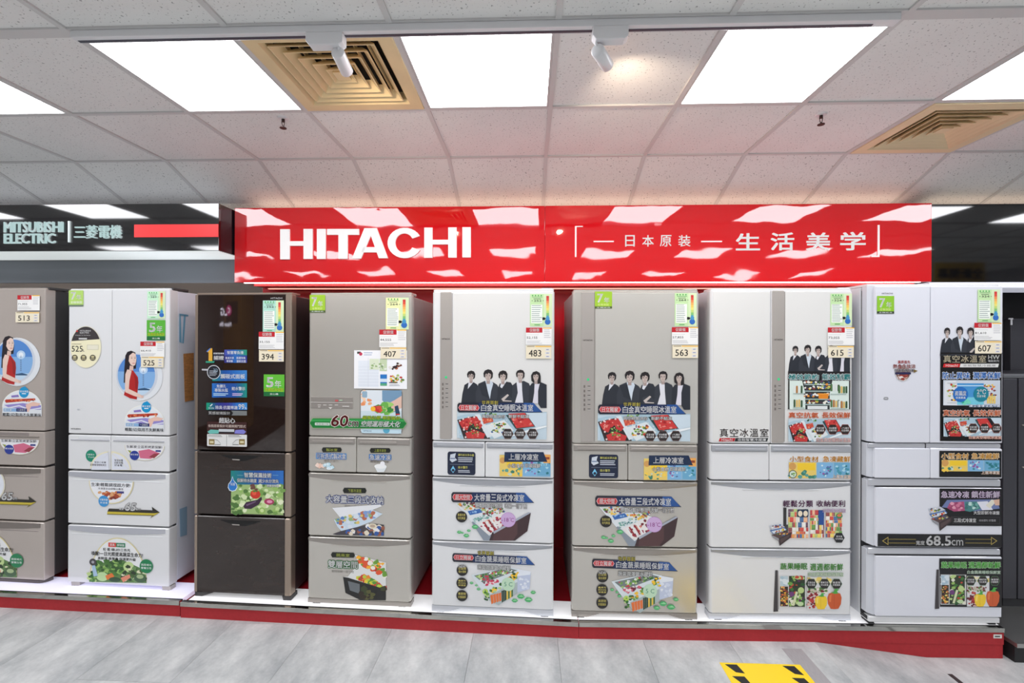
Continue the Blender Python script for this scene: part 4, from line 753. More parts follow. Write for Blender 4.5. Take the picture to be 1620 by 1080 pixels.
# ---------------- white french-door refrigerator, card 615
F = Fridge('white double-door refrigerator with silver strip beside its middle seam and card 615', G1, 1236, DD(980), .015, 1124, 1349, 455.5)
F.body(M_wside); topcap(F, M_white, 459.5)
d = F.slab('door', 1124, 459, 1219, 701.5, M_white, rl=.018, rr=.003); F.slab('face_panel', 1128, 461, 1218, 699.5, M_wglass, yf=-.0015, d=.01, par=d)
d2 = F.slab('door', 1220, 459, 1349, 701.5, M_white, rl=.003, rr=.014); F.slab('face_panel', 1241.5, 460.5, 1347.5, 700, M_wglass, yf=-.0015, d=.01, par=d2)
ctrl_strip(F, 1221, 1240.5, 459.5, 700.5, 537, 599.5)
lower_drawers(F, M_white, M_hgrey, (703, 715, 759.7), (762, 867), (869, 971.5), 1217.5, (5, 13)); skirt(F, 971.5, 980, M_wside, 34)
p = F.pr(V11); 
for i, ch in enumerate('真空冰溫室'): p.text(ch, 160+66*i, 946, 160+66*i+55, 1000, (50, 34, 30), .012)
p.poly([(152, 1030), (160, 1008), (262, 1008), (254, 1030)], (190, 30, 40)); p.poly([(256, 1030), (264, 1008), (478, 1008), (470, 1030)], (26, 34, 36)); p.text('Hitachi', 170, 1011, 244, 1027, W_, .03); p.text('全能智慧冷藏庫', 276, 1011, 464, 1027, W_, .02); p.build('poster', F.root, 'dark lettering sticker low on the left door')
VZ5 = (1240, 540, 6.354); p = F.pr(VZ5); p.rect(38, 20, 663, 316, (238, 238, 238)) if False else None
p.win((42, 20, 660, 310), (75, 165, 1117, 610)); men(p, 5, 610, 610); p.win()
p.rect(38, 300, 662, 392, (30, 30, 32)); p.rect(38, 392, 662, 680, (206, 226, 216)); p.rect(38, 392, 52, 680, (40, 40, 40)); p.rect(648, 392, 662, 680, (40, 40, 40)); p.rect(178, 392, 482, 680, (52, 58, 58)); p.poly([(52, 392), (178, 392), (210, 520), (210, 680), (52, 680)], (222, 236, 228)); p.poly([(648, 392), (482, 392), (455, 520), (455, 680), (648, 680)], (222, 236, 228))
for y in (428, 494, 575, 628): p.rect(200, y, 470, y+8, (190, 214, 210))
for y in (400, 446, 520, 588): p.blobs(24, 200, y, 460, y+30, MIX+[(230, 236, 236)]*4, 9, 18)
p.rrect(342, 520, 440, 574, 14, (232, 140, 40)); p.rect(330, 520, 452, 532, (240, 156, 60))
for x0, y in ((92, 440), (92, 580), (462, 420), (462, 580), (540, 440), (540, 590)):
    for i in range(4): c = random.choice([(226, 190, 110), (80, 120, 70), (230, 236, 230), (180, 120, 60), (60, 90, 60)]); p.rrect(x0+i*24, y+random.random()*14, x0+i*24+18, y+78, 6, c)
p.rect(86, 518, 200, 526, (170, 190, 184)); p.rect(462, 524, 620, 532, (170, 190, 184)); p.rect(86, 662, 200, 670, (170, 190, 184)); p.rect(462, 668, 620, 674, (170, 190, 184)); p.rect(230, 645, 430, 678, (226, 232, 232))
p.text('極效節約', 42, 326, 342, 384, (20, 152, 152), .035, oc=W_, ow=.06); p.text('能效制霸', 378, 324, 658, 384, (20, 152, 152), .035, oc=W_, ow=.06); p.text('真空抗氧', 42, 710, 340, 766, (230, 110, 50), .035); p.text('長效保鮮', 376, 710, 660, 766, (230, 110, 50), .035)
p.win((38, 775, 662, 1005), (26, 705, 1117, 1030)); meat(p); p.win(); hexes(p, (355, 480, 604), 880, 54, HEX1, HEX2, (150, 60, 40)); p.text('白金真空睡眠冰溫室', 318, 966, 658, 1004, W_, .02, oc=(220, 96, 70), ow=.05); p.build('poster', F.root, 'tall poster of five men above an open refrigerator and trays of meat')
p = F.pr(V12); small_box_pic(p, 550, 152, 910, 246); p.ring(573, 222, 24, (30, 60, 50), (210, 226, 210), 4); p.blobs(5, 560, 212, 586, 234, GRN, 5, 9); p.text('小型食材', 554, 116, 724, 150, (236, 166, 40), .035, oc=W_, ow=.05); p.text('急凍藏鮮', 750, 116, 912, 150, (236, 166, 40), .035, oc=W_, ow=.05); p.text('上層冷凍室', 808, 226, 912, 248, W_, .03, oc=(236, 166, 60), ow=.05); p.build('poster', F.root, 'sticker of small frozen foods on the right small drawer')
VZ6 = (1210, 780, 5.686)
def shelf_pic(p, x0, y0, x1, y1, seed=3):      # drawer seen from above: rows of packed food
    p.rect(x0, y0, x1, y1, (226, 220, 210)); rn = random.Random(seed); y = y0; st = p.step; p.step = p.MICRO
    while y < y1-8:
        h = rn.choice((24, 34, 46)); x = x0
        while x < x1-6:
            w_ = rn.choice((12, 20, 34)); c = rn.choice(MIX+[(236, 230, 216), (210, 90, 60), (180, 50, 50), (240, 170, 130)]); p.rect(x+1, y+1, min(x+w_, x1), min(y+h, y1), c)
            if w_ > 18:
                for q in range(3): p.rect(x+4, y+4+q*h/4, min(x+w_-3, x1), y+4+q*h/4+h/9, tuple(min(255, v+50) for v in c))
            x += w_+1
        y += h+1
    p.step = st
def freezer_from_top(p):
    p.rect(165, 128, 192, 345, (50, 48, 50)); p.rect(188, 280, 206, 360, (70, 66, 66)); shelf_pic(p, 208, 140, 388, 408, 3); shelf_pic(p, 404, 148, 530, 402, 5); shelf_pic(p, 544, 170, 690, 400, 9)
    p.rrect(288, 142, 388, 212, 10, (30, 50, 80)); p.circ(314, 180, 20, (240, 226, 200), ry=26); p.circ(362, 180, 20, (240, 226, 200), ry=26); p.rect(478, 150, 528, 282, (40, 80, 150)); p.circ(665, 200, 30, (60, 140, 90), ry=24); p.circ(665, 196, 20, (220, 120, 80), ry=14)
def tray_stack(p, x0, y0, x1, y1):             # small open freezer drawers, drawn on a 205 x 200 frame
    W = x1-x0; H = y1-y0; X = lambda a: x0+W*a; Y = lambda a: y0+H*a
    p.poly([(X(0), Y(.08)), (X(.5), Y(0)), (X(.72), Y(.14)), (X(.15), Y(.28))], (200, 204, 214)); p.blobs(12, 0, 0, 0, 0, MIX, W*.03, W*.06, quad=((X(.05), Y(.09)), (X(.5), Y(.03)), (X(.65), Y(.14)), (X(.15), Y(.25))))
    p.poly([(X(.05), Y(.30)), (X(.7), Y(.15)), (X(.8), Y(.26)), (X(.2), Y(.46))], (70, 110, 170)); p.poly([(X(.12), Y(.34)), (X(.68), Y(.2)), (X(.78), Y(.28)), (X(.22), Y(.44))], (214, 226, 236)); p.blobs(14, 0, 0, 0, 0, MIX, W*.03, W*.06, quad=((X(.15), Y(.36)), (X(.66), Y(.22)), (X(.75), Y(.28)), (X(.22), Y(.42))))
    p.poly([(X(.12), Y(.5)), (X(.75), Y(.33)), (X(.9), Y(.45)), (X(.45), Y(.66))], (90, 70, 70)); p.blobs(12, 0, 0, 0, 0, MIX, W*.03, W*.06, quad=((X(.2), Y(.5)), (X(.7), Y(.37)), (X(.85), Y(.45)), (X(.45), Y(.6))))
    p.poly([(X(.12), Y(.5)), (X(.45), Y(.66)), (X(.48), Y(.8)), (X(.2), Y(.62))], (150, 150, 156)); p.poly([(X(.44), Y(.66)), (X(1), Y(.38)), (X(.97), Y(.62)), (X(.48), Y(1))], (58, 46, 48)); p.poly([(X(.5), Y(.70)), (X(.92), Y(.48)), (X(.9), Y(.6)), (X(.52), Y(.88))], (84, 68, 68))
p = F.pr(VZ6); freezer_from_top(p); tray_stack(p, 30, 272, 235, 470)
for i, ch in enumerate('輕鬆分類'): p.text(ch, 160+69*i, 62, 160+69*i+60, 120, (92, 30, 84), .03)
for i, ch in enumerate('收納便利'): p.text(ch, 460+66*i, 62, 460+66*i+58, 118, (92, 30, 84), .03)
p.text('三段式冷凍室', 514, 138, 720, 168, (250, 240, 250), .03, oc=(150, 80, 150), ow=.05); p.hexa(662, 396, 50, (30, 30, 34)); p.text('急冷凍', 636, 376, 690, 392, W_, .02); p.text('均勻降溫', 628, 398, 696, 414, W_, .02); p.build('poster', F.root, 'cut-out sticker with purple heading over packed freezer drawers')
def crisper_top(p, bg=None):
    p.poly([(92, 690), (112, 690), (118, 1060), (76, 1064)], (64, 60, 62)); p.poly([(112, 694), (120, 694), (124, 1040), (114, 1050)], (150, 148, 150))
    p.rect(130, 738, 372, 1022, (214, 214, 212)); p.rect(136, 742, 206, 830, (190, 210, 220)); p.blobs(9, 142, 750, 202, 826, [(224, 234, 240), (170, 196, 210)], 12, 24); p.rect(136, 836, 206, 1014, (50, 40, 30)); p.blobs(46, 140, 842, 202, 1008, [(230, 170, 50), (210, 110, 60), (120, 50, 40), (240, 210, 120), (60, 90, 40)], 8, 14)
    p.rect(214, 742, 358, 1018, (44, 56, 36)); p.blobs(60, 220, 750, 354, 1010, GRN+[(90, 40, 90), (230, 230, 210), (190, 70, 50), (30, 50, 30)], 10, 24); p.circ(322, 870, 28, (190, 214, 140)); p.circ(238, 905, 24, (110, 60, 120)); p.poly([(275, 880), (296, 884), (262, 1010), (240, 1006)], (216, 222, 180)); p.circ(316, 992, 28, (196, 222, 170), ry=20)
    p.rect(378, 750, 590, 1040, (222, 222, 222)); p.blobs(30, 390, 756, 584, 800, [(236, 210, 110), (240, 230, 190), (210, 190, 120)], 10, 20); p.blobs(50, 386, 850, 560, 900, [(200, 190, 170), (120, 40, 40), (90, 130, 60), (236, 230, 220)], 9, 16); p.blobs(44, 386, 900, 470, 1030, [(150, 30, 40), (190, 60, 60), (100, 30, 40), (226, 190, 180)], 10, 18)
    for cx, cy, rx, ry, c, c2 in ((502, 978, 56, 62, (246, 206, 50), (252, 226, 110)), (622, 962, 64, 76, (206, 92, 44), (226, 124, 70))):
        p.poly([(cx-rx*.3, cy-ry*.95), (cx-rx*.8, cy-ry*.85), (cx-rx, cy-ry*.35), (cx-rx*.9, cy+ry*.4), (cx-rx*.55, cy+ry*.95), (cx, cy+ry), (cx+rx*.55, cy+ry*.95), (cx+rx*.9, cy+ry*.4), (cx+rx, cy-ry*.35), (cx+rx*.8, cy-ry*.85), (cx+rx*.3, cy-ry*.95), (cx, cy-ry*.8)], c)
        p.poly([(cx-rx*.72, cy-ry*.6), (cx-rx*.4, cy-ry*.78), (cx-rx*.5, cy+ry*.2), (cx-rx*.75, cy+ry*.1)], c2); p.rect(cx-rx*.06, cy-ry*.7, cx-rx*.01, cy+ry*.8, tuple(int(v*.85) for v in c)); p.poly([(cx-rx*.5, cy-ry*.95), (cx-rx*.1, cy-ry*1.05), (cx+rx*.1, cy-ry*1.4), (cx+rx*.7, cy-ry*1.3), (cx+rx*.35, cy-ry*1.15), (cx+rx*.5, cy-ry*.85), (cx, cy-ry*.8)], (80, 170, 70))
HX3 = ('低溫白金', '最高可約', '高密閉'); HX4 = ('保水保鮮', '95%保濕', '抑菌鎖鮮')
p = F.pr(VZ6); crisper_top(p); hexes(p, (414, 532, 640), 810, 48, HX3, HX4, (70, 110, 70))
for i, ch in enumerate('蔬果睡眠'): p.text(ch, 136+62*i, 626, 136+62*i+56, 682, (70, 160, 40), .03)
for i, ch in enumerate('週週都新鮮'): p.text(ch, 404+60*i, 630, 404+60*i+54, 690, (70, 160, 40), .03)
p.text('白金蔬果睡眠保鮮室', 386, 708, 700, 742, (246, 252, 240), .03, oc=(120, 180, 110), ow=.05); p.build('poster', F.root, 'cut-out sticker with green heading over vegetable drawers and two peppers')
energy(F, V11, 886, 60, 1028, 270, '324'); price(F, V11, 866, 282, 1040, 398, '73,055'); capac(F, V11, 868, 402, 1036, 480, '615')
# ---------------- flat white glass refrigerator, card 607
M_flat = mat('flat_white_glass', (226, 228, 236), .05, coat=.5)
F = Fridge('flat white glass refrigerator with a black 68.5 cm banner and card 607', G1, 1480, DD(988), .012, 1374, 1587, 449.5)
F.body(mat('white_side2', (222, 224, 228), .35), yf=.062, ins=.001); F.slab('top_cap', 1376, 448.5, 1586, 452.5, M_white, yf=.02, d=.2, rl=.006, rr=.004)
ch = mat('silver_frame', (206, 208, 214), .25, metal=.4)
for a, b, nm in ((1385, 1471.3, 'l'), (1472.3, 1586, 'r')):
    d = F.slab('door', a, 452.5, b, 700.5, M_flat, rl=.002, rr=.002)
    if nm == 'l': F.ex('chamfered_edge', [(1374.5, 452.5), (1385, 452.5), (1385, 700.5), (1374.5, 699)], .016, .034, M_wside, d)
for a, b in ((1385, 1472), (1473, 1586)):
    d = F.slab('drawer', a, 709, b, 757, M_flat, rl=.002, rr=.002)
F.slab('grip_channel', 1376, 702, 1586, 709, ch, yf=.006, d=.045); boxo('seam_line', F.U(1465.6), -.0005+.005, F.Z(710), F.U(1466.8), .02, F.Z(702), M_seam, F.root)
for y0, y1, y2 in ((758.5, 771, 866), (868.5, 879.5, 976)):
    d = F.slab('drawer', 1387, y1, 1586, y2, M_flat, rl=.002, rr=.002); F.slab('grip_channel', 1376, y0, 1586, y1-1.2, ch, yf=.006, d=.045, par=d); F.ex('chamfered_edge', [(1374.5, y0+2), (1387, y0+2), (1387, y2), (1374.5, y2-5)], .014, .034, M_wside, d)
    F.slab('shadow_line', 1387, y1-1.2, 1585, y1, M_seam, yf=.002, d=.03, par=d)
F.ex('chamfered_edge', [(1374.5, 702), (1385, 702), (1385, 757), (1374.5, 755)], .016, .034, M_wside)
F.slab('kick_plate', 1378, 977.5, 1586, 986.5, M_white, yf=.008, d=.06, rl=.004, rr=.004); F.ex('foot', [(1376, 978), (1382, 979), (1390, 988.5), (1380, 988.5)], .02, .05, M_seam); F.ex('foot', [(1570, 984), (1584, 984), (1583, 989), (1572, 989)], .02, .05, M_seam)
for x in (F.u0+.06, F.u1-.06): MB().tube((x, F.depth-.08, 0), (x, F.depth-.08, .035), .018, n=10).ob('foot', M_foot, F.root, 40)
p = F.pr(V13, .0012); p.text('HITACHI', 140, 91, 208, 101, (130, 132, 138), .01); p.rrect(152, 752, 180, 768, 7, (110, 112, 116)); p.rrect(155, 755, 177, 765, 5, (190, 192, 196)); p.build('printed_mark', F.root)
years(F, V13, 108, 112, 216, 224, '7', (140, 196, 46), (50, 60, 40))
p = F.pr(V13); p.circ(272, 604, 46, (214, 206, 200)); p.circ(272, 600, 44, (110, 70, 60)); p.blobs(16, 240, 604, 304, 636, [(206, 190, 180), (150, 60, 50), (226, 220, 214)], 8, 14); p.rect(222, 594, 322, 608, (40, 40, 80)); p.text('業界首先', 240, 520, 318, 540, (190, 50, 50), .03); p.text('熱食免放涼', 210, 544, 350, 570, (150, 30, 34), .035, oc=(240, 236, 236), ow=.05); p.text('快速抑菌保鮮', 218, 574, 344, 592, (40, 34, 50), .03, oc=(240, 236, 236), ow=.05); p.poly([(340, 576), (366, 586), (340, 598)], (130, 110, 60)); p.build('poster', F.root, 'small round cut-out sticker with red lettering')
p = F.pr(V13); p.rect(508, 470, 896, 1030, (14, 14, 16)); p.win((506, 296, 900, 490), (75, 165, 1117, 600)); men(p, 3, 600, 600); p.win(); p.rect(508, 470, 896, 480, (14, 14, 16))
for i, ch_ in enumerate('真空冰溫室'): p.text(ch_, 526+55.5*i, 487, 526+55.5*i+48, 532, (236, 226, 196), .012)
p.text('HW', 808, 486, 880, 512, (240, 240, 236), .02); p.text('電能系列', 808, 517, 876, 529, W_, .01); p.poly([(522, 563), (528, 540), (632, 540), (626, 563)], (206, 40, 44)); p.poly([(628, 563), (634, 540), (876, 540), (870, 563)], (226, 226, 224)); p.text('Hitachi', 540, 544, 616, 559, W_, .03); p.text('全能智慧冷藏庫', 648, 545, 856, 558, (100, 100, 100), .0)
p.text('防止異味', 520, 594, 692, 636, (40, 130, 220), .035, oc=W_, ow=.07); p.text('潤澤保鮮', 712, 594, 886, 636, (40, 130, 220), .035, oc=W_, ow=.07)
p.rect(524, 644, 884, 804, (206, 214, 224)); p.poly([(536, 652), (604, 644), (612, 804), (528, 800)], (226, 230, 234)); p.rect(612, 664, 780, 800, (70, 150, 210)); p.rect(612, 752, 780, 800, (120, 206, 226)); p.rect(612, 676, 780, 682, (200, 230, 250))
for y in (670, 700, 728, 756): p.blobs(8, 552, y, 600, y+16, MIX, 5, 10); p.blobs(12, 786, y, 856, y+16, MIX, 5, 10)
for i in range(4): p.rrect(800+i*14, 742, 811+i*14, 792, 4, (236, 206, 110))
p.rect(548, 662, 606, 664, (150, 156, 160)); p.rect(548, 786, 606, 788, (150, 156, 160)); p.blobs(8, 640, 760, 690, 796, [(40, 170, 140), (120, 220, 190)], 8, 16); p.circ(632, 734, 48, (36, 110, 190), n=26); p.circ(762, 732, 48, (26, 130, 150), n=26)
p.text('高濕度', 596, 712, 668, 742, W_, .03); p.text('保濕零臭', 600, 748, 664, 762, W_, .02); p.text('2℃', 736, 702, 792, 732, W_, .03); p.text('恆溫冷藏', 734, 738, 790, 752, W_, .02); p.text('獨立循環恆溫冷藏', 686, 798, 882, 814, W_, .03, oc=(70, 130, 190), ow=.06)
p.text('真空抗氧', 522, 832, 690, 870, (230, 110, 50), .035, oc=(250, 236, 226), ow=.06); p.text('長效保鮮', 710, 832, 886, 870, (230, 110, 50), .035, oc=(250, 236, 226), ow=.06)
p.win((524, 880, 886, 1000), (26, 705, 1117, 1030)); meat(p); p.win(); p.poly([(796, 882), (818, 882), (860, 940), (838, 950)], (24, 24, 30)); hexes(p, (709, 781, 855), 947, 32, HEX1, HEX2, (150, 70, 50)); p.text('白金真空睡眠冰溫室', 682, 996, 886, 1014, (255, 236, 220), .03, oc=(226, 110, 80), ow=.06); p.build('poster', F.root, 'tall black poster of three men above blue and orange headings')
energy(F, V13, 744, 72, 886, 278, '324'); price(F, V13, 718, 282, 890, 392, '81,610'); capac(F, V13, 722, 396, 890, 476, '607')
p = F.pr(V14); p.rect(438, 80, 780, 224, (16, 16, 18)); small_box_pic(p, 450, 130, 768, 192); p.text('小型食材', 448, 92, 598, 124, (240, 176, 60), .035, oc=(255, 246, 226), ow=.05); p.text('急凍藏鮮', 614, 92, 766, 124, (240, 176, 60), .035, oc=(255, 246, 226), ow=.05); p.text('上層冷凍室', 668, 190, 768, 208, W_, .03, oc=(230, 160, 70), ow=.05); p.build('poster', F.root, 'black-edged sticker of small frozen foods')
VZ9 = (1470, 740, 4.692); p = F.pr(VZ9); p.rect(75, 152, 536, 428, (16, 16, 20)); p.poly([(130, 236), (500, 232), (520, 300), (330, 320), (90, 290)], (110, 124, 170)); p.poly([(150, 256), (255, 248), (262, 316), (180, 322), (130, 296)], (176, 80, 120)); p.blobs(16, 150, 258, 250, 312, [(206, 120, 150), (150, 60, 100), (226, 160, 180)], 10, 20); p.poly([(262, 250), (350, 248), (380, 300), (300, 324), (262, 316)], (70, 130, 130)); p.blobs(14, 270, 258, 360, 308, [(110, 170, 160), (60, 110, 110), (190, 220, 214)], 10, 18)
p.poly([(350, 250), (430, 245), (470, 310), (390, 312)], (226, 226, 236)); p.poly([(416, 276), (460, 232), (498, 244), (446, 300)], (226, 222, 206)); p.poly([(474, 236), (518, 230), (518, 276), (486, 276)], (220, 180, 156))
p.text('急速冷凍', 86, 172, 292, 220, (236, 226, 240), .035, oc=(120, 70, 130), ow=.05); p.text('鎖住新鮮', 310, 172, 520, 220, (236, 226, 240), .035, oc=(120, 70, 130), ow=.05); p.text('大型即鮮冷凍盤', 326, 318, 518, 344, W_, .03); p.rect(170, 362, 520, 412, (80, 80, 84)); p.rect(172, 364, 518, 410, (20, 20, 22)); p.text('三段式冷凍室', 180, 372, 344, 402, W_, .03); p.text('收納便利 好整理', 366, 380, 490, 396, (200, 200, 204), .01); tray_stack(p, -12, 285, 168, 466); p.build('poster', F.root, 'black sticker of frozen meat packs with a drawer jutting out at left')
p = F.pr(V14); p.rect(98, 538, 780, 608, (14, 14, 16)); g = (180, 160, 80)
for sx, xa, xb, xt in ((1, 308, 140, 122), (-1, 580, 738, 756)):
    for dy in (-9, 12): p.rect(min(xa, xb), 574+dy, max(xa, xb), 576+dy, g)
    p.poly([(xt, 575), (xt+34*sx, 552), (xt+34*sx, 598)], g); p.poly([(xt+6*sx, 575), (xt+31*sx, 558), (xt+31*sx, 592)], (14, 14, 16))
p.text('寬度', 308, 574, 356, 598, W_, .01); p.text('68.5', 366, 548, 500, 600, (236, 236, 236), .03); p.text('cm', 504, 570, 568, 600, (230, 230, 230), .01); p.build('banner_sticker', F.root, 'black width banner reading 68.5 cm')
p = F.pr(VZ9); p.rect(72, 672, 536, 1030, (16, 16, 20)); p.win((40, 752, 520, 1045), (76, 690, 690, 1064)); crisper_top(p); p.win(); hexes(p, (303, 392, 480), 834, 38, HX3, HX4, (90, 130, 90)); p.text('蔬果睡眠', 84, 694, 272, 740, (80, 190, 60), .035, oc=(210, 240, 200), ow=.05); p.text('週週都新鮮', 286, 694, 522, 740, (80, 190, 60), .035, oc=(210, 240, 200), ow=.05); p.text('白金蔬果睡眠保鮮室', 276, 758, 522, 782, (240, 250, 240), .03, oc=(80, 140, 80), ow=.05); p.build('poster', F.root, 'black sticker of vegetable drawers and two peppers')
# ---------------- dark three-section refrigerator, card 394
F = Fridge('dark slate refrigerator with champagne edge strips and capacity card 394', G1, 385, DD(948), .08, 308, 461, 464)
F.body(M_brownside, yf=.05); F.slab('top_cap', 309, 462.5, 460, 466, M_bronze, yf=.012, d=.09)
def dark_door(nm, y0, y1, handle):
    d = F.slab(nm, 313, y0, 451.5, y1, M_brown if nm == 'door' else M_brown2, rl=.001, rr=.001)
    F.slab('edge_strip', 308, y0, 312.8, y1, M_bronze, yf=.0, d=.05, rl=.006, rr=.001, par=d); F.slab('edge_strip', 451.7, y0, 461, y1, M_bronze, yf=0, d=.05, rl=.001, rr=.010, par=d)
    if handle:
        n = 14; top = handle; cx = 382
        pts = [(cx-33, top), (cx+33, top)]+[(cx+33-66*i/n, top+.5+8.5*math.sin(math.pi*i/n)**1.3) for i in range(1, n)]
        F.ex('handle_recess', pts, -.001, .006, mat('handle_black', (6, 6, 7), .5), d)
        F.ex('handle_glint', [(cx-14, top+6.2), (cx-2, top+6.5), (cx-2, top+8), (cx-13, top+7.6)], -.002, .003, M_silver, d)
dark_door('door', 465.5, 713, 0); dark_door('drawer', 715.5, 815.5, 720); dark_door('drawer', 818, 940, 823)
F.ex('foot', [(309, 940), (338, 940), (320, 948), (309, 948)], .004, .07, M_foot); F.ex('foot', [(447, 940), (461, 940), (461, 948), (449, 948)], .004, .07, M_foot); F.slab('kick_plate', 330, 939, 450, 942, M_foot, yf=.02, d=.03)
for x in (F.u0+.06, F.u1-.06): MB().tube((x, F.depth-.08, 0), (x, F.depth-.08, .035), .018, n=10).ob('foot', M_foot, F.root, 40)
p = F.pr(V3); p.text('HITACHI', 576, 126, 652, 137, (220, 220, 222), .03); p.build('printed_mark', F.root)
energy(F, V3, 524, 146, 662, 354, '394', tint=(176, 222, 206)); price(F, V3, 500, 352, 665, 466, '33,155'); capac(F, V3, 502, 470, 665, 547, '394'); years(F, V3, 530, 632, 666, 775, '5', (100, 190, 60), (30, 110, 60), True)
VZ7 = (310, 550, 6.756); B1 = (30, 80, 160); B2 = (40, 110, 190); TL_ = (20, 140, 130)
def gradr(p, x0, y0, x1, y1, cs):
    n = 14
    for i in range(n):
        t = i/(n-1)*(len(cs)-1); k = min(int(t), len(cs)-2); f = t-k; c = tuple(cs[k][j]*(1-f)+cs[k+1][j]*f for j in range(3)); p.off -= p.step*(1 if i else 0); p.rect(x0+(x1-x0)*i/n, y0, x0+(x1-x0)*(i+1)/n, y1, c)
p = F.pr(VZ7); p.rect(188, 48, 306, 140, (36, 40, 60)); gradr(p, 306, 20, 548, 80, [(70, 80, 170), B2, (40, 150, 120)]); gradr(p, 306, 80, 548, 160, [(50, 50, 130), B2, (50, 60, 150)]); p.poly([(112, 40), (150, 4), (178, 4), (178, 140), (138, 140), (138, 50)], (226, 170, 60)); p.poly([(112, 40), (150, 4), (165, 4), (126, 44)], (60, 120, 200)); p.poly([(108, 142), (204, 142), (196, 160), (108, 160)], (50, 160, 130))
p.text('榮獲德國專業', 190, 52, 302, 68, W_, .02); p.text('認證', 194, 86, 300, 126, W_, .035); p.text('智慧零負擔', 336, 34, 510, 68, W_, .03); p.text('急速冷凍', 318, 96, 408, 120, W_, .02); p.text('零凍傷', 330, 130, 396, 154, W_, .02); p.text('殺菌除臭', 436, 96, 532, 120, W_, .02); p.text('清新抗菌', 436, 130, 536, 158, W_, .02); p.build('poster', F.root, 'blue-green sticker with a golden figure 1')
p = F.pr(VZ7); gradr(p, 178, 240, 548, 355, [(20, 130, 130), B1, B2, (60, 130, 200)]); p.circ(193, 260, 72, (200, 204, 210), ry=76, n=28); p.circ(193, 260, 64, (30, 34, 44), ry=68, n=28); p.poly([(66, 224), (128, 226), (128, 244), (66, 240)], (190, 190, 196)); p.text('3D', 190, 222, 236, 262, (170, 200, 220), .02); p.bars(146, 244, 230, 306, 4, (190, 196, 206), .35); p.text('觸碰式面板', 266, 280, 526, 328, W_, .035); p.build('poster', F.root, 'blue sticker with a round dark badge')
p = F.pr(VZ7); gradr(p, 174, 378, 548, 530, [B2, B1, B1, (30, 140, 130)]); p.text('免鑽孔', 224, 392, 324, 426, W_, .03); p.text('專製水瓶', 204, 434, 344, 470, W_, .03); p.text('給水警示', 386, 416, 528, 454, W_, .03); p.bars(190, 486, 360, 518, 2, (190, 220, 240), .5); p.bars(392, 486, 520, 518, 2, (220, 190, 230), .5); p.build('poster', F.root, 'blue sticker in two columns of lettering')
p = F.pr(VZ7); gradr(p, 114, 586, 550, 662, [(20, 150, 120), (40, 60, 140), (60, 50, 140), B2, (60, 140, 210)]); p.text('除臭·抗菌率達', 212, 618, 446, 656, W_, .03); p.text('99', 456, 602, 520, 654, W_, .03); p.text('%', 524, 634, 544, 654, W_, .0); p.poly([(150, 622), (176, 598), (182, 604), (160, 626)], W_); p.text('奈米鈦', 136, 634, 198, 652, (220, 240, 240), .02)
p.rect(128, 670, 398, 722, (26, 24, 26)); p.poly([(380, 670), (548, 674), (548, 722), (384, 722), (400, 696)], (120, 124, 124)); p.text('質感玻璃設計', 138, 680, 368, 712, (230, 230, 230), .02); p.build('poster', F.root, 'long blue sticker reading 99 percent')
p = F.pr(VZ7); p.rect(122, 790, 546, 930, (62, 34, 34)); p.text('超貼心', 250, 748, 420, 804, W_, .035, oc=(40, 30, 30), ow=.05); p.text('依照居家設計可選擇開門型式', 134, 820, 534, 850, (236, 220, 210), .03); p.rect(246, 868, 412, 900, (200, 206, 210)); p.rect(250, 896, 412, 912, (40, 36, 40)); p.poly([(126, 896), (160, 872), (246, 878), (246, 914), (150, 918)], (110, 190, 180)); p.poly([(538, 896), (510, 872), (424, 878), (414, 914), (516, 920)], (130, 130, 210))
p.rrect(122, 924, 548, 1052, 8, (226, 226, 224)); p.rect(330, 930, 333, 1048, (80, 80, 80)); p.bars(132, 932, 300, 956, 2, (90, 90, 90), .35); p.bars(348, 932, 500, 960, 2, (90, 90, 90), .35)
for x0, x1, a, b in ((142, 202, 204, 268), (464, 526, 460, 394)):
    p.rect(x0, 974, x1, 1034, (140, 120, 70)); p.rect(x0+10, 994, x1-10, 1018, (220, 210, 170)); p.poly([(a, 976), (a+(b-a)*.5, 984), (b, 1020), (b, 1024), (a+(b-a)*.5, 989), (a, 980)], (90, 90, 90)); p.rect(min(a, b), 1030, max(a, b), 1036, (60, 60, 60))
p.build('poster', F.root, 'white and maroon sticker with two door-opening diagrams')
p = F.pr(V4); gradr(p, 302, 216, 636, 304, [(20, 130, 130), B1, B2]); p.rect(304, 296, 634, 492, (160, 190, 120)); gradr(p, 302, 216, 636, 304, [(20, 130, 130), B1, B2])
p.blobs(110, 308, 310, 630, 486, [(196, 220, 150), (230, 238, 200), (120, 160, 80), (80, 120, 56), (214, 230, 180), (150, 190, 100)], 8, 24)
p.circ(458, 366, 32, (206, 50, 34), ry=28); p.circ(450, 358, 14, (230, 90, 60)); p.poly([(440, 346), (458, 338), (476, 346), (466, 352), (458, 348), (450, 354)], (70, 130, 50)); p.poly([(382, 440), (400, 415), (470, 400), (496, 380), (500, 396), (480, 430), (430, 458), (390, 456)], (54, 30, 56)); p.poly([(398, 430), (460, 408), (462, 414), (404, 440)], (110, 80, 116)); p.circ(545, 412, 32, (170, 50, 90), ry=20, n=16); p.circ(548, 412, 18, (226, 150, 180), ry=10); p.ring(500, 468, 20, (150, 190, 90), (206, 226, 160), 8); p.blobs(8, 430, 305, 470, 335, [(110, 70, 60)], 8, 14)
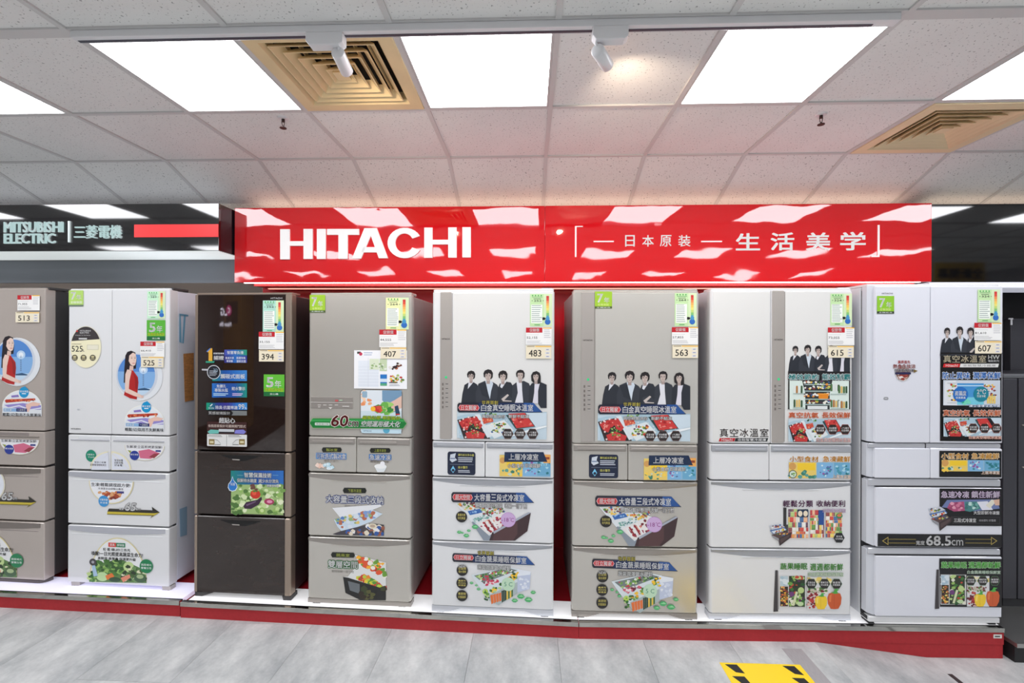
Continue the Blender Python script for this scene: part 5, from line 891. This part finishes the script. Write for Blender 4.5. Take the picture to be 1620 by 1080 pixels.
p.text('智慧保濕技術', 388, 230, 560, 260, W_, .035, oc=(30, 50, 60), ow=.05); p.rect(344, 244, 380, 246, (150, 200, 210)); p.rect(568, 244, 604, 246, (150, 200, 210)); p.text('保鮮持水嫩度', 342, 266, 466, 290, W_, .03, oc=(30, 50, 60), ow=.05); p.text('減少水分流失', 478, 270, 606, 294, W_, .03, oc=(30, 50, 60), ow=.05); p.text('蔬果保鮮室', 530, 304, 608, 320, W_, .02, oc=(60, 90, 50), ow=.05)
p.poly([(314, 250), (322, 276), (342, 300), (346, 322), (334, 342), (314, 348), (294, 342), (284, 322), (288, 300), (306, 276)], (230, 240, 248)); p.poly([(314, 256), (321, 280), (339, 302), (342, 320), (331, 338), (314, 343), (297, 338), (288, 320), (291, 302), (308, 280)], (40, 120, 200)); p.text('保濕', 300, 292, 330, 310, W_, .02); p.build('poster', F.root, 'salad photograph sticker with blue heading and water drop')
F3 = F
# ---------------- white four-section refrigerator at the left, card 525
def curved_pic_door(F, v, dx, dy, cut=False):
    # tall circle with a woman in a red dress; drawn in the 6.745x view of the white refrigerator
    p = F.pr(v); X = lambda x: x+dx; Y = lambda y: y+dy
    p.circ(X(275), Y(375), 250, (226, 230, 234), ry=258, n=36); p.circ(X(250), Y(362), 222, (206, 212, 222), ry=238, n=36); p.circ(X(245), Y(360), 200, (84, 138, 208), ry=222, n=36); p.circ(X(245), Y(360), 200, (84, 138, 208), ry=222, n=36)
    p.shape(X(245-200), Y(360-222), X(245+200), Y(360+222), [(.5+.5*math.cos(math.radians(a)), .5+.5*math.sin(math.radians(a))) for a in range(-10, 191, 10)], [list(range(21))], (132, 178, 226)); p.shape(X(245-200), Y(360-222), X(245+200), Y(360+222), [(.5+.5*math.cos(math.radians(a)), .5+.5*math.sin(math.radians(a))) for a in range(38, 143, 7)], [list(range(15))], (196, 220, 240))
    p.circ(X(320), Y(300), 46, (190, 216, 242)); p.circ(X(320), Y(300), 26, (236, 244, 252)); p.poly([(X(262), Y(506)), (X(330), Y(494)), (X(390), Y(510)), (X(386), Y(520)), (X(262), Y(520))], (50, 84, 120)); p.text('霧', X(310), Y(310), X(328), Y(336), (110, 140, 180), 0); p.bars(X(312), Y(350), X(326), Y(480), 6, (110, 140, 180), .7, 0)
    p.poly([(X(110), Y(440)), (X(116), Y(300)), (X(128), Y(150)), (X(150), Y(110)), (X(190), Y(98)), (X(235), Y(118)), (X(248), Y(200)), (X(240), Y(290)), (X(170), Y(300)), (X(130), Y(440))], (34, 26, 34))
    p.poly([(X(176), Y(255)), (X(214), Y(265)), (X(212), Y(320)), (X(168), Y(310))], (224, 190, 176)); p.shape(X(152), Y(118), X(246), Y(262), [(.62, 0), (.25, .08), (.08, .35), (.10, .6), (.35, .9), (.62, 1), (.86, .92), (.97, .65), (1, .4), (.9, .1)], [list(range(10))], (236, 208, 194)); p.poly([(X(150), Y(190)), (X(150), Y(130)), (X(185), Y(106)), (X(225), Y(112)), (X(200), Y(124)), (X(170), Y(150)), (X(164), Y(205))], (34, 26, 34))
    for ex in (196, 232): p.rect(X(ex-9), Y(176), X(ex+7), Y(181), (60, 40, 40)); p.rect(X(ex-10), Y(164), X(ex+8), Y(167), (90, 66, 60))
    p.poly([(X(222), Y(182)), (X(228), Y(210)), (X(216), Y(210))], (214, 176, 160)); p.rect(X(204), Y(228), X(230), Y(234), (196, 70, 70))
    p.poly([(X(150), Y(300)), (X(212), Y(310)), (X(262), Y(380)), (X(268), Y(440)), (X(250), Y(618)), (X(180), Y(606)), (X(112), Y(570)), (X(150), Y(430))], (180, 36, 36)); p.poly([(X(210), Y(330)), (X(262), Y(400)), (X(258), Y(520)), (X(236), Y(500)), (X(230), Y(400))], (150, 26, 30))
    p.poly([(X(150), Y(296)), (X(196), Y(312)), (X(172), Y(420)), (X(166), Y(505)), (X(250), Y(545)), (X(318), Y(580)), (X(316), Y(602)), (X(296), Y(602)), (X(220), Y(580)), (X(128), Y(540)), (X(124), Y(480)), (X(128), Y(350))], (234, 204, 190))
    for i in range(4): p.poly([(X(290+4*i), Y(572+6*i)), (X(322), Y(574+7*i)), (X(322), Y(579+7*i)), (X(288+4*i), Y(578+6*i))], (226, 190, 176))
    p.text('三菱', X(465), Y(300), X(480), Y(320), (220, 222, 230), 0); p.build('poster', F.root, 'round sticker of a woman in a red sleeveless dress before the sea')
    p = F.pr(v); p.circ(X(330), Y(860), 212, (240, 240, 232), ry=184, n=30, a0=180, a1=360); p.circ(X(330), Y(862), 204, (232, 236, 240), ry=178, n=30, a0=180, a1=360)
    p.rect(X(120), Y(858), X(540), Y(950), (226, 230, 234)); p.poly([(X(146), Y(790)), (X(160), Y(776)), (X(470), Y(764)), (X(474), Y(784)), (X(160), Y(812))], (190, 60, 40)); p.blobs(18, X(180), Y(776), X(460), Y(800), [(214, 100, 60), (226, 140, 90), (150, 40, 30)], 8, 16); p.poly([(X(215), Y(735)), (X(290), Y(725)), (X(300), Y(750)), (X(220), Y(756))], (140, 120, 190))
    p.poly([(X(140), Y(835)), (X(340), Y(815)), (X(534), Y(840)), (X(534), Y(886)), (X(410), Y(884)), (X(190), Y(862))], (150, 140, 206)); p.poly([(X(180), Y(860)), (X(300), Y(836)), (X(420), Y(880)), (X(534), Y(860)), (X(534), Y(874)), (X(410), Y(892)), (X(300), Y(850)), (X(190), Y(872))], (226, 228, 240)); p.poly([(X(370), Y(830)), (X(450), Y(800)), (X(534), Y(820)), (X(500), Y(846)), (X(430), Y(850)), (X(400), Y(914)), (X(380), Y(900))], (236, 196, 180))
    p.rect(X(134), Y(872), X(384), Y(906), (140, 180, 220)); p.rect(X(270), Y(872), X(384), Y(906), (30, 50, 110)); p.text('一次到位', X(282), Y(876), X(370), Y(902), W_, .01); p.text('瞬冷凍', X(142), Y(876), X(220), Y(902), W_, .01); p.text('輕鬆!切!取用不失鮮美味', X(124), Y(922), X(534), Y(956), (30, 30, 34), .02)
    p.circ(X(352), Y(700), 52, (20, 150, 206), ry=58, n=24); p.poly([(X(340), Y(646)), (X(362), Y(634)), (X(372), Y(650))], (20, 150, 206)); p.text('瞬冷凍室', X(308), Y(680), X(398), Y(702), W_, .02); p.bars(X(330), Y(710), X(374), Y(722), 1, W_, .7, 0); p.build('poster', F.root, 'half-round sticker of sliced salmon and trays with a blue disc')
def mitsu_lower(F, v, dx=0, dy=0, full=True, label=''):    # frame: 3.6x view
    X = lambda x: x+dx; Y = lambda y: y+dy
    p = F.pr(v); p.shape(X(712), Y(74), X(938), Y(246), [(.5-.5*math.cos(math.radians(a)), .5+.5*math.sin(math.radians(a))) for a in range(0, 181, 10)], [list(range(19))], (226, 220, 200)); p.shape(X(716), Y(78), X(934), Y(242), [(.5-.5*math.cos(math.radians(a)), .5+.5*math.sin(math.radians(a))) for a in range(0, 181, 10)], [list(range(19))], (236, 236, 240)); p.poly([(X(790), Y(190)), (X(850), Y(180)), (X(915), Y(205)), (X(860), Y(236)), (X(800), Y(232))], (214, 110, 140)); p.poly([(X(850), Y(225)), (X(880), Y(205)), (X(912), Y(205)), (X(880), Y(232))], (150, 60, 70)); p.text('生解凍!立區煎烤更保鮮!', X(722), Y(160), X(926), Y(176), (30, 30, 34), .02); p.rect(X(888), Y(186), X(918), Y(196), (50, 60, 130)); p.circ(X(768), Y(216), 27, (40, 60, 150), n=20); p.text('瞬冷凍室', X(746), Y(206), X(790), Y(216), W_, .02); p.poly([(X(728), Y(185)), (X(750), Y(190)), (X(744), Y(204))], (150, 160, 60)); p.build('poster', F.root, 'half-round sticker of raw meat with a dark blue disc')
V3b = V2
def build_mitsu(label, cx, th, xl, seam, xr, y, mA, mside, mlip, msidef, foot, full):
    F = Fridge(label, G1, cx, DD(foot), th, xl, xr, y['top'], depth=.68)
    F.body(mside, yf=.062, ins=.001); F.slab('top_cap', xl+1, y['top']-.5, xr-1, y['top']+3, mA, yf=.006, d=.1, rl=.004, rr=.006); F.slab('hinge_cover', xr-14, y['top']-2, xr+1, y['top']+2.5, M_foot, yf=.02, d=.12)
    for a, b, l in ((xl, seam-.4, 0), (seam+.4, xr, 1)):
        F.slab('door', a, y['top']+1.5, b, y['door'], mA, d=.06, rl=.006 if l == 0 else .002, rr=.006 if l else .002)
    for a, b in ((xl, seam-1.9), (seam-1.1, xr)):
        d = F.slab('drawer', a, y['door']+2, b, y['row'], mA, d=.06, rl=.004, rr=.006)
        F.slab('handle_recess', a+(16 if a == xl else 7), y['door']+2.6, b-(1 if a == xl else 24), y['door']+9, msidef, yf=-.001, d=.01, par=d); F.slab('handle_lip', a+4, y['door']+9.2, b-(1 if a == xl else 8), y['door']+10.6, mlip, yf=-.004, d=.01, par=d)
    for a, b in (('d3', 'd3b'), ('d4', 'd4b')):
        d = F.slab('drawer', xl, y[a], xr, y[b], mA, d=.06, rl=.004, rr=.006)
        pts = [(xl+2, y[a]+1.2), (xr-6, y[a]+1.2)]; n = 12
        pts += [(xr-6+(xl+2-xr+6)*i/n, y[a]+7.5+4*(1-(2*i/n-1)**2)) for i in range(n+1)]
        F.ex('handle_lip', pts, -.003, .01, mlip, d); F.slab('handle_shadow', xl+6, y[a]+13, xr-9, y[a]+14.2, msidef, yf=-.001, d=.01, par=d)
    for x in (F.u0+.06, F.u1-.06): MB().tube((x, F.depth-.08, 0), (x, F.depth-.08, .035), .018, n=10).ob('foot', M_foot, F.root, 40)
    return F
yy2 = dict(top=456.5, door=687, row=744, d3=747, d3b=830.5, d4=833, d4b=924.5)
F = build_mitsu('tall white refrigerator with oval woman sticker and capacity card 525', 188, .085, 108.5, 177, 268.5, yy2, M_white, mat('white_side3', (222, 226, 236), .4), M_hsil, M_wht2, 932, True)
F.slab('kick_plate', 140, 923, 250, 926.5, mat('violet_grey', (150, 150, 190), .5), yf=.03, d=.03)
for x in (119, 263): F.ex('foot', [(x-7, 924), (x+7, 924), (x+7, 929), (x+1, 932), (x-6, 931.5)], .006, .04, M_silver); F.ex('foot_pad', [(x-6, 930), (x+6, 929), (x+5, 932), (x-5, 932)], .002, .03, M_seam)
p = F.pr(V1); p.rect(454, 80, 550, 176, (180, 216, 110)); p.rect(454, 174, 550, 185, (110, 130, 110)); p.text('7', 470, 92, 500, 140, W_, .04); p.text('年', 505, 108, 535, 140, W_, .03); p.text('全機保固', 466, 150, 540, 166, W_, 0); p.build('warranty_sticker', F.root, 'washed-out lime sticker reading 7 years')
energy(F, V1, 970, 86, 1088, 266, '389', tint=(200, 240, 206)); years(F, V1, 966, 274, 1088, 408, '5', (90, 180, 60), (30, 110, 60), True)
p = F.pr(V1); p.circ(566, 452, 102, (226, 222, 200), ry=138, n=32); p.circ(566, 452, 98, (244, 238, 202), ry=134, n=32); p.shape(468, 318, 664, 586, [(.5+.5*math.cos(math.radians(a)), .5+.5*math.sin(math.radians(a))) for a in range(197, 344, 7)], [list(range(21))], (60, 54, 56)); p.poly([(500, 352), (508, 336), (516, 352)], (200, 40, 40)); p.text('MITSUBISHI', 528, 340, 598, 350, W_, .02); p.text('ELECTRIC', 528, 353, 588, 363, W_, .02); p.text('Changes for the Better', 498, 371, 598, 379, (220, 220, 220), 0); p.rect(520, 392, 574, 402, (206, 206, 206))
p.text('525', 474, 444, 546, 482, (44, 44, 46), .01); p.text('L', 548, 466, 558, 480, (44, 44, 46), 0); p.rect(574, 436, 650, 470, (210, 206, 180)); p.rect(577, 439, 647, 467, (236, 232, 210)); p.bars(474, 430, 540, 438, 1, (170, 160, 130))
for x in (494, 552, 612): p.circ(x, 522, 20, (90, 84, 70)); p.circ(x, 516, 11, (206, 196, 150), ry=7); p.rect(x-12, 528, x+12, 532, (226, 216, 170))
p.build('poster', F.root, 'round cream sticker with dark top reading 525 litres')
p = F.pr(V1, .0012); p.text('MITSUBISHI', 468, 984, 530, 994, (60, 60, 64), .01); p.circ(516, 862, 9, (196, 200, 206), ry=5); p.build('printed_mark', F.root)
VZ8 = (180, 540, 6.745); curved_pic_door(F, VZ8, 0, 0); price(F, V1, 928, 416, 1086, 518, '66,410', off=.0062); capac(F, V1, 932, 514, 1080, 584, '525', off=.0066)
mitsu_lower(F, V2)
p = F.pr(V2); p.circ(520, 218, 30, (20, 140, 110), ry=34, n=20); p.text('自動製冰', 500, 206, 540, 216, W_, .02); p.text('不沾手', 502, 222, 540, 230, W_, .02); p.circ(632, 296, 116, (236, 230, 200), ry=104, n=20, a0=180, a1=265); p.circ(632, 298, 108, (226, 230, 240), ry=98, n=20, a0=180, a1=265); p.poly([(632, 298), (520, 298), (620, 204), (622, 298)], (226, 230, 240)); p.text('智能小秘書', 540, 250, 606, 260, (50, 50, 60), .02); p.text('記錄管理輕鬆搞定', 516, 264, 608, 276, (70, 50, 60), .02); p.build('poster', F.root, 'quarter-round sticker with a green disc')
p = F.pr(V2); p.circ(636, 300, 114, (236, 230, 200), ry=108, n=20, a0=270, a1=360); p.poly([(636, 192), (636, 300), (750, 300)], (236, 230, 200)); p.circ(636, 298, 104, (226, 230, 240), ry=96, n=20, a0=272, a1=358); p.poly([(638, 204), (638, 298), (738, 298)], (226, 230, 240)); 
for j, t_ in enumerate(('智能結霜', '自動除霜', '好省電!')): p.text(t_, 654, 238+14*j, 702, 250+14*j, (50, 50, 60), .02)
p.build('poster', F.root, 'quarter-round sticker in pale blue')
p = F.pr(V2); arc = lambda x0, y0, x1, y1, c: p.shape(x0, y0, x1, y1, [(.5-.5*math.cos(math.radians(a)), .0+1*math.sin(math.radians(a))) for a in range(0, 181, 10)], [list(range(19))], c)
arc(508, 362, 764, 492, (226, 214, 170)); arc(513, 362, 757, 486, (240, 242, 246)); p.rect(516, 364, 756, 366, (120, 170, 190)); p.text('生凍!輕鬆調理超方便!', 522, 374, 744, 394, (40, 40, 46), .03); p.text('冷凍室自由調整出最佳', 560, 400, 704, 412, (70, 70, 80), .02); p.blobs(34, 0, 0, 0, 0, [(170, 70, 40), (206, 110, 60), (130, 50, 40), (226, 170, 120)], 8, 15, quad=((560, 425), (690, 425), (700, 452), (590, 470))); p.rect(668, 420, 708, 432, (60, 60, 130)); p.circ(593, 476, 30, (60, 150, 214), ry=32, n=20); p.text('切替多變', 570, 462, 616, 474, W_, .02); p.text('多溫層', 572, 480, 614, 490, W_, .02); p.build('poster', F.root, 'half-round sticker of roast meat with a light blue disc')
def arrow65(F, p, dx, dy):
    P = lambda a: [(x+dx, y+dy) for x, y in a]
    p.poly(P([(612, 548), (872, 556), (910, 541), (855, 574), (868, 560), (612, 552)]), (120, 110, 40)); p.poly(P([(614, 535), (880, 545), (910, 541), (880, 556), (612, 548)]), (206, 186, 60)); p.poly(P([(622, 518), (870, 528), (866, 508), (912, 541), (880, 545), (614, 535)]), (44, 42, 34))
    p.text('寬度', 680+dx, 514+dy, 706+dx, 526+dy, W_, .02, oc=(30, 30, 30), ow=.05); p.text('65', 712+dx, 488+dy, 772+dx, 530+dy, W_, .035, oc=(20, 20, 20), ow=.05, sk=.1); p.text('cm', 776+dx, 516+dy, 802+dx, 528+dy, W_, .02, oc=(30, 30, 30), ow=.05)
p = F.pr(V2); arrow65(F, p, 0, 0); p.build('arrow_sticker', F.root, 'black and gold arrow reading 65 cm')
def veg_dome(F, dx, dy):
    X = lambda x: x+dx; Y = lambda y: y+dy; p = F.pr(V2)
    dome = [(.5-.5*math.cos(math.radians(a)), 1-math.sin(math.radians(a))) for a in range(0, 181, 8)]
    p.shape(X(510), Y(684), X(838), Y(940), [(.5+.0+(x-.5), y) for x, y in dome], [list(range(len(dome)))], (226, 214, 160)); p.shape(X(516), Y(690), X(832), Y(940), dome, [list(range(len(dome)))], (238, 240, 240))
    p.poly([(X(510), Y(900)), (X(560), Y(830)), (X(700), Y(810)), (X(830), Y(870)), (X(836), Y(942)), (X(510), Y(935))], (90, 130, 70)); p.blobs(80, X(530), Y(815), X(740), Y(900), [(110, 160, 70), (70, 120, 50), (50, 90, 40), (150, 190, 100)], 8, 22); p.circ(X(735), Y(850), 30, (196, 220, 150)); p.blobs(40, X(700), Y(850), X(830), Y(930), [(70, 100, 50), (40, 60, 36), (110, 150, 90), (226, 226, 190)], 8, 18)
    p.circ(X(585), Y(905), 34, (190, 220, 160), ry=26); p.poly([(X(602), Y(900)), (X(640), Y(884)), (X(654), Y(904)), (X(612), Y(924))], (226, 120, 50)); p.circ(X(656), Y(922), 32, (46, 80, 50), ry=14); p.poly([(X(690), Y(912)), (X(740), Y(892)), (X(746), Y(910)), (X(704), Y(938))], (226, 140, 110)); p.blobs(20, X(510), Y(880), X(550), Y(930), GRN, 8, 16); p.circ(X(800), Y(915), 34, (70, 100, 70), ry=24); p.circ(X(800), Y(905), 20, (170, 190, 140), ry=12)
    p.rect(X(620), Y(712), X(664), Y(736), (214, 60, 50)); p.rect(X(664), Y(714), X(716), Y(738), (40, 130, 90)); p.text('蔬果', X(628), Y(717), X(656), Y(731), W_, .02); p.text('鮮綠艙', X(670), Y(719), X(710), Y(733), W_, .02); p.text('紅·藍·綠LED三色光', X(590), Y(744), X(744), Y(760), (50, 50, 50), .02); p.text('喚醒!一日光照提高蔬菜生命力!', X(524), Y(766), X(816), Y(790), (44, 44, 44), .025); p.text('高鮮度·高營養·保濕更升級', X(560), Y(796), X(776), Y(812), (50, 50, 50), .02)
    p.circ(X(532), Y(822), 20, (70, 66, 70)); p.circ(X(532), Y(822), 8, (170, 170, 176)); p.poly([(X(526), Y(842)), (X(544), Y(840)), (X(560), Y(900)), (X(536), Y(904))], (170, 200, 226)); p.circ(X(836), Y(846), 38, (20, 130, 80), ry=40, n=22); p.text('蔬菜補光', X(806), Y(832), X(866), Y(844), W_, .02); p.text('營養加倍', X(806), Y(850), X(866), Y(862), W_, .02); p.build('poster', F.root, 'dome-shaped sticker of leafy vegetables with a green disc')
veg_dome(F, 0, 0)
# marks on its right side
sd = Plane(F.pl.O+F.pl.R*(F.u1+.0015), Vector((-math.sin(F.rz), math.cos(F.rz), 0)), F.root)
tape = mat('blue_tape', (120, 176, 206), .4)
def side_poly(name, view, pts, m, label, F=F, sd=sd):
    q = [sd.loc(view[0]+x/view[2], view[1]+y/view[2]) for x, y in pts]; q = [(min(max(a, .07), F.depth-.02), b) for a, b in q]
    o = MB().prism([sd.pt(a, b, .0004) for a, b in q], sd.pt(0, 0, .0012)-sd.pt(0, 0, .0004)).ob(name, m, F.root); tag(o, label)
side_poly('tape', V1, [(1175, 236), (1186, 234), (1192, 425), (1176, 418)], tape, 'strip of blue tape'); side_poly('tape', V1, [(1208, 240), (1220, 238), (1206, 428), (1196, 426)], tape, 'strip of blue tape'); side_poly('tape', V1, [(1175, 232), (1236, 240), (1236, 250), (1176, 243)], tape, 'strip of blue tape')
side_poly('tape', V2, [(1022, 522), (1064, 506), (1064, 668), (1026, 680)], mat('blue_tape2', (150, 182, 206), .4), 'square of blue tape')
side_poly('hanging_card', V1, [(1204, 496), (1272, 490), (1272, 800), (1214, 812)], mat('brown_card', (196, 136, 80), .6, noise=(40, .25, (1, 1, 5))), 'orange-brown printed card')
F2 = F
# ---------------- beige four-section refrigerator cut by the left edge, card 513
yy1 = dict(top=456, door=679.5, row=735, d3=738, d3b=821, d4=823.5, d4b=914)
F = build_mitsu('beige metallic refrigerator cut off by the left edge with card 513', -12, .09, -95, -24, 71, yy1, M_beige, M_smoke, mat('handle_taupe', (140, 132, 126), .3, metal=.5), M_champs, 923, False)
F.slab('kick_plate', -92, 915, 69, 922.5, mat('taupe_plinth', (96, 88, 86), .4), yf=.012, d=.05, rl=.004, rr=.05)
p = F.pr(V1); price(F, V1, 122, 112, 268, 212, '71,955'); capac(F, V1, 110, 222, 266, 290, '513')
curved_pic_door(F, (-13.5, 516.5, 6.745), 0, 0); mitsu_lower(F, V2, -713, -34)
p = F.pr(V2); p.circ(-80, 380, 112, (226, 220, 200), n=30); p.circ(-80, 380, 104, (232, 236, 244), n=30); p.build('poster', F.root, 'round pale blue sticker'); 
p = F.pr(V2); arrow65(F, p, -702, -60); p.build('arrow_sticker', F.root, 'black and gold arrow reading 65 cm'); veg_dome(F, -738, -32)
F1 = F
# ---------------- dark appliances at the right edge
M_dk = mat('graphite_front', (78, 78, 84), .35, metal=.4); M_dk2 = mat('graphite_side', (60, 60, 66), .4, metal=.3)
Yd = 2.86; q0 = onY(1588, 592, Yd); q1 = onY(1611, 592, Yd); r_ = empty('refrigerator', (q0.x, Yd, ZP4), 0); tag(r_, 'low graphite-grey refrigerator cut off by the right edge', 'refrigerator', G1)
H_ = q0.z-ZP4; a_ = q1.x-q0.x
boxo('cabinet', .002, .055, .03, .80, .54, H_-.006, M_dk2, r_, bev=.003); boxo('top_cap', 0, .0, H_-.022, .80, .10, H_, mat('graphite_cap', (120, 122, 126), .3, metal=.4), r_, bev=.004)
boxo('door', 0, 0, .05, a_-.004, .05, H_-.024, M_dk, r_, bev=.004); boxo('door', a_+.004, 0, .05, .80, .05, H_-.024, M_dk, r_, bev=.004); boxo('seam_line', a_-.003, .012, .05, a_+.003, .05, H_-.024, M_seam, r_)
for z in (.60, .78): boxo('handle', a_+.02, -.01, H_*z, a_+.10, -.0005, H_*z+.008, M_silver, r_, bev=.001)
boxo('kick_plate', .01, .01, 0, .79, .05, .045, M_seam, r_)
Yd = 3.46; q0 = onY(1599, 503, Yd); r_ = empty('refrigerator', (q0.x, Yd, ZP4), 0); tag(r_, 'tall graphite-grey refrigerator behind the low one at far right', 'refrigerator', G1)
H_ = q0.z-ZP4; boxo('cabinet', 0, .05, .02, .7, .45, H_-.004, M_dk2, r_, bev=.003); boxo('door', 0, 0, .03, .7, .045, H_-.004, M_dk, r_, bev=.003); boxo('foot', .02, .06, 0, .68, .40, .02, M_seam, r_)
MB().box(-.018, -.006, H_-.010, .012, -.0005, H_).box(-.004, -.006, H_-.05, .006, -.0005, H_-.010).ob('corner_guard', M_wh, r_)
# ---------------- things behind the viewer that only the glossy fronts show
def facing_text(st, c, w_, h_, m, root, nrm, name='letter'):
    vs, fs = bolded(st, .03, 4); a0 = min(v[0] for v in vs); a1 = max(v[0] for v in vs); b0 = min(v[1] for v in vs); b1 = max(v[1] for v in vs)
    nrm = Vector(nrm).normalized(); R = Vector((0, 0, 1)).cross(nrm)     # reads rightwards when seen from the side nrm points to
    base = root.location
    return mesh(name, [c+R*(w_*((x-a0)/(a1-a0)-.5))+Vector((0, 0, h_*((y-b0)/(b1-b0)-.5)))+nrm*.004-base for x, y in vs], fs, m, root)
def mirrorY(px, py, Y, D):       # where a thing must stand to appear at the pixel, mirrored in the plane y=Y
    v = onY(px, py, D); return Vector((v.x, 2*Y-v.y, v.z))
D_ = 6.1; A = mirrorY(1478, 447, YR, D_); Bq = mirrorY(1560, 418, YR, D_); c_ = (A+Bq)/2
yb.location = (c_.x, c_.y-.01, c_.z)
yp = mat('yellow_paper', (214, 176, 40), .6); boxo('sheet', -abs(Bq.x-A.x)/2, -.004, -abs(Bq.z-A.z)/2, abs(Bq.x-A.x)/2, 0, abs(Bq.z-A.z)/2+.03, yp, yb)
facing_text('全新開幕', c_, abs(Bq.x-A.x)*.9, abs(Bq.z-A.z)*.62, K_ and mat('ink_black', (20, 20, 20), .5), yb, (0, 1, 0), 'lettering')
for s_ in (-1, 1): MB().tube((s_*abs(Bq.x-A.x)*.45, -.002, abs(Bq.z-A.z)/2+.02), (s_*abs(Bq.x-A.x)*.45, -.002, HC-c_.z), .002, n=6).ob('cord', M_wh, yb)
def mirrorF(px, py, F, D):
    r = ray(px, py); P = EYEP+r*D; n = F.pl.N; return P-n*(2*(P-F.pl.O).dot(n))
lg = mirrorF(333, 492, F3, 7.4); lo = empty('lit_sign', lg); tag(lo, 'lit magenta disc and white letters mirrored in the dark refrigerator', 'sign')
dirn = (F3.pl.O-lg); dirn.z = 0
def lfac(n_, c, w_, h_, st, m): return facing_text(st, c, w_, h_, m, lo, dirn, n_)
mg = mat('magenta_lit', (200, 20, 110), .4, emit=(210, 30, 130), es=1.4); wl = mat('white_lit', (255, 255, 255), .4, emit=(240, 235, 255), es=2.2)
dn = dirn.normalized(); Rr = Vector((0, 0, 1)).cross(dn)
cd = mirrorF(337.5, 490, F3, 7.4)-lg
mesh('disc', [cd+(Rr*math.cos(6.2832*i/28)+Vector((0, 0, 1))*math.sin(6.2832*i/28))*.085 for i in range(28)]+[cd-dn*.03+(Rr*math.cos(6.2832*i/28)+Vector((0, 0, 1))*math.sin(6.2832*i/28))*.085 for i in range(28)], [list(range(28)), list(range(28, 56))[::-1]]+[(i, (i+1) % 28, 28+(i+1) % 28, 28+i) for i in range(28)], mg, lo)
lfac('letter', mirrorF(337.5, 490, F3, 7.4), .07, .09, 'C', wl); lfac('letter', mirrorF(319, 492, F3, 7.4), .20, .12, 'LG', wl); lfac('letter', mirrorF(325, 512, F3, 7.4), .36, .07, 'New life', wl)
pc = mirrorF(373, 520, F3, 8.6); pw = .40
pl_ = empty('yellow_pillar', (pc.x, pc.y, 0)); tag(pl_, 'ochre pillar with a dark poster mirrored in the dark refrigerator', 'pillar')
boxo('shaft', -pw, -pw, 0, pw, pw, HC-.006, mat('ochre_paint', (150, 110, 20), .6), pl_); boxo('poster', -.26, pw+.001, 1.9, .26, pw+.006, 2.3, mat('poster_brown', (50, 36, 20), .5), pl_)
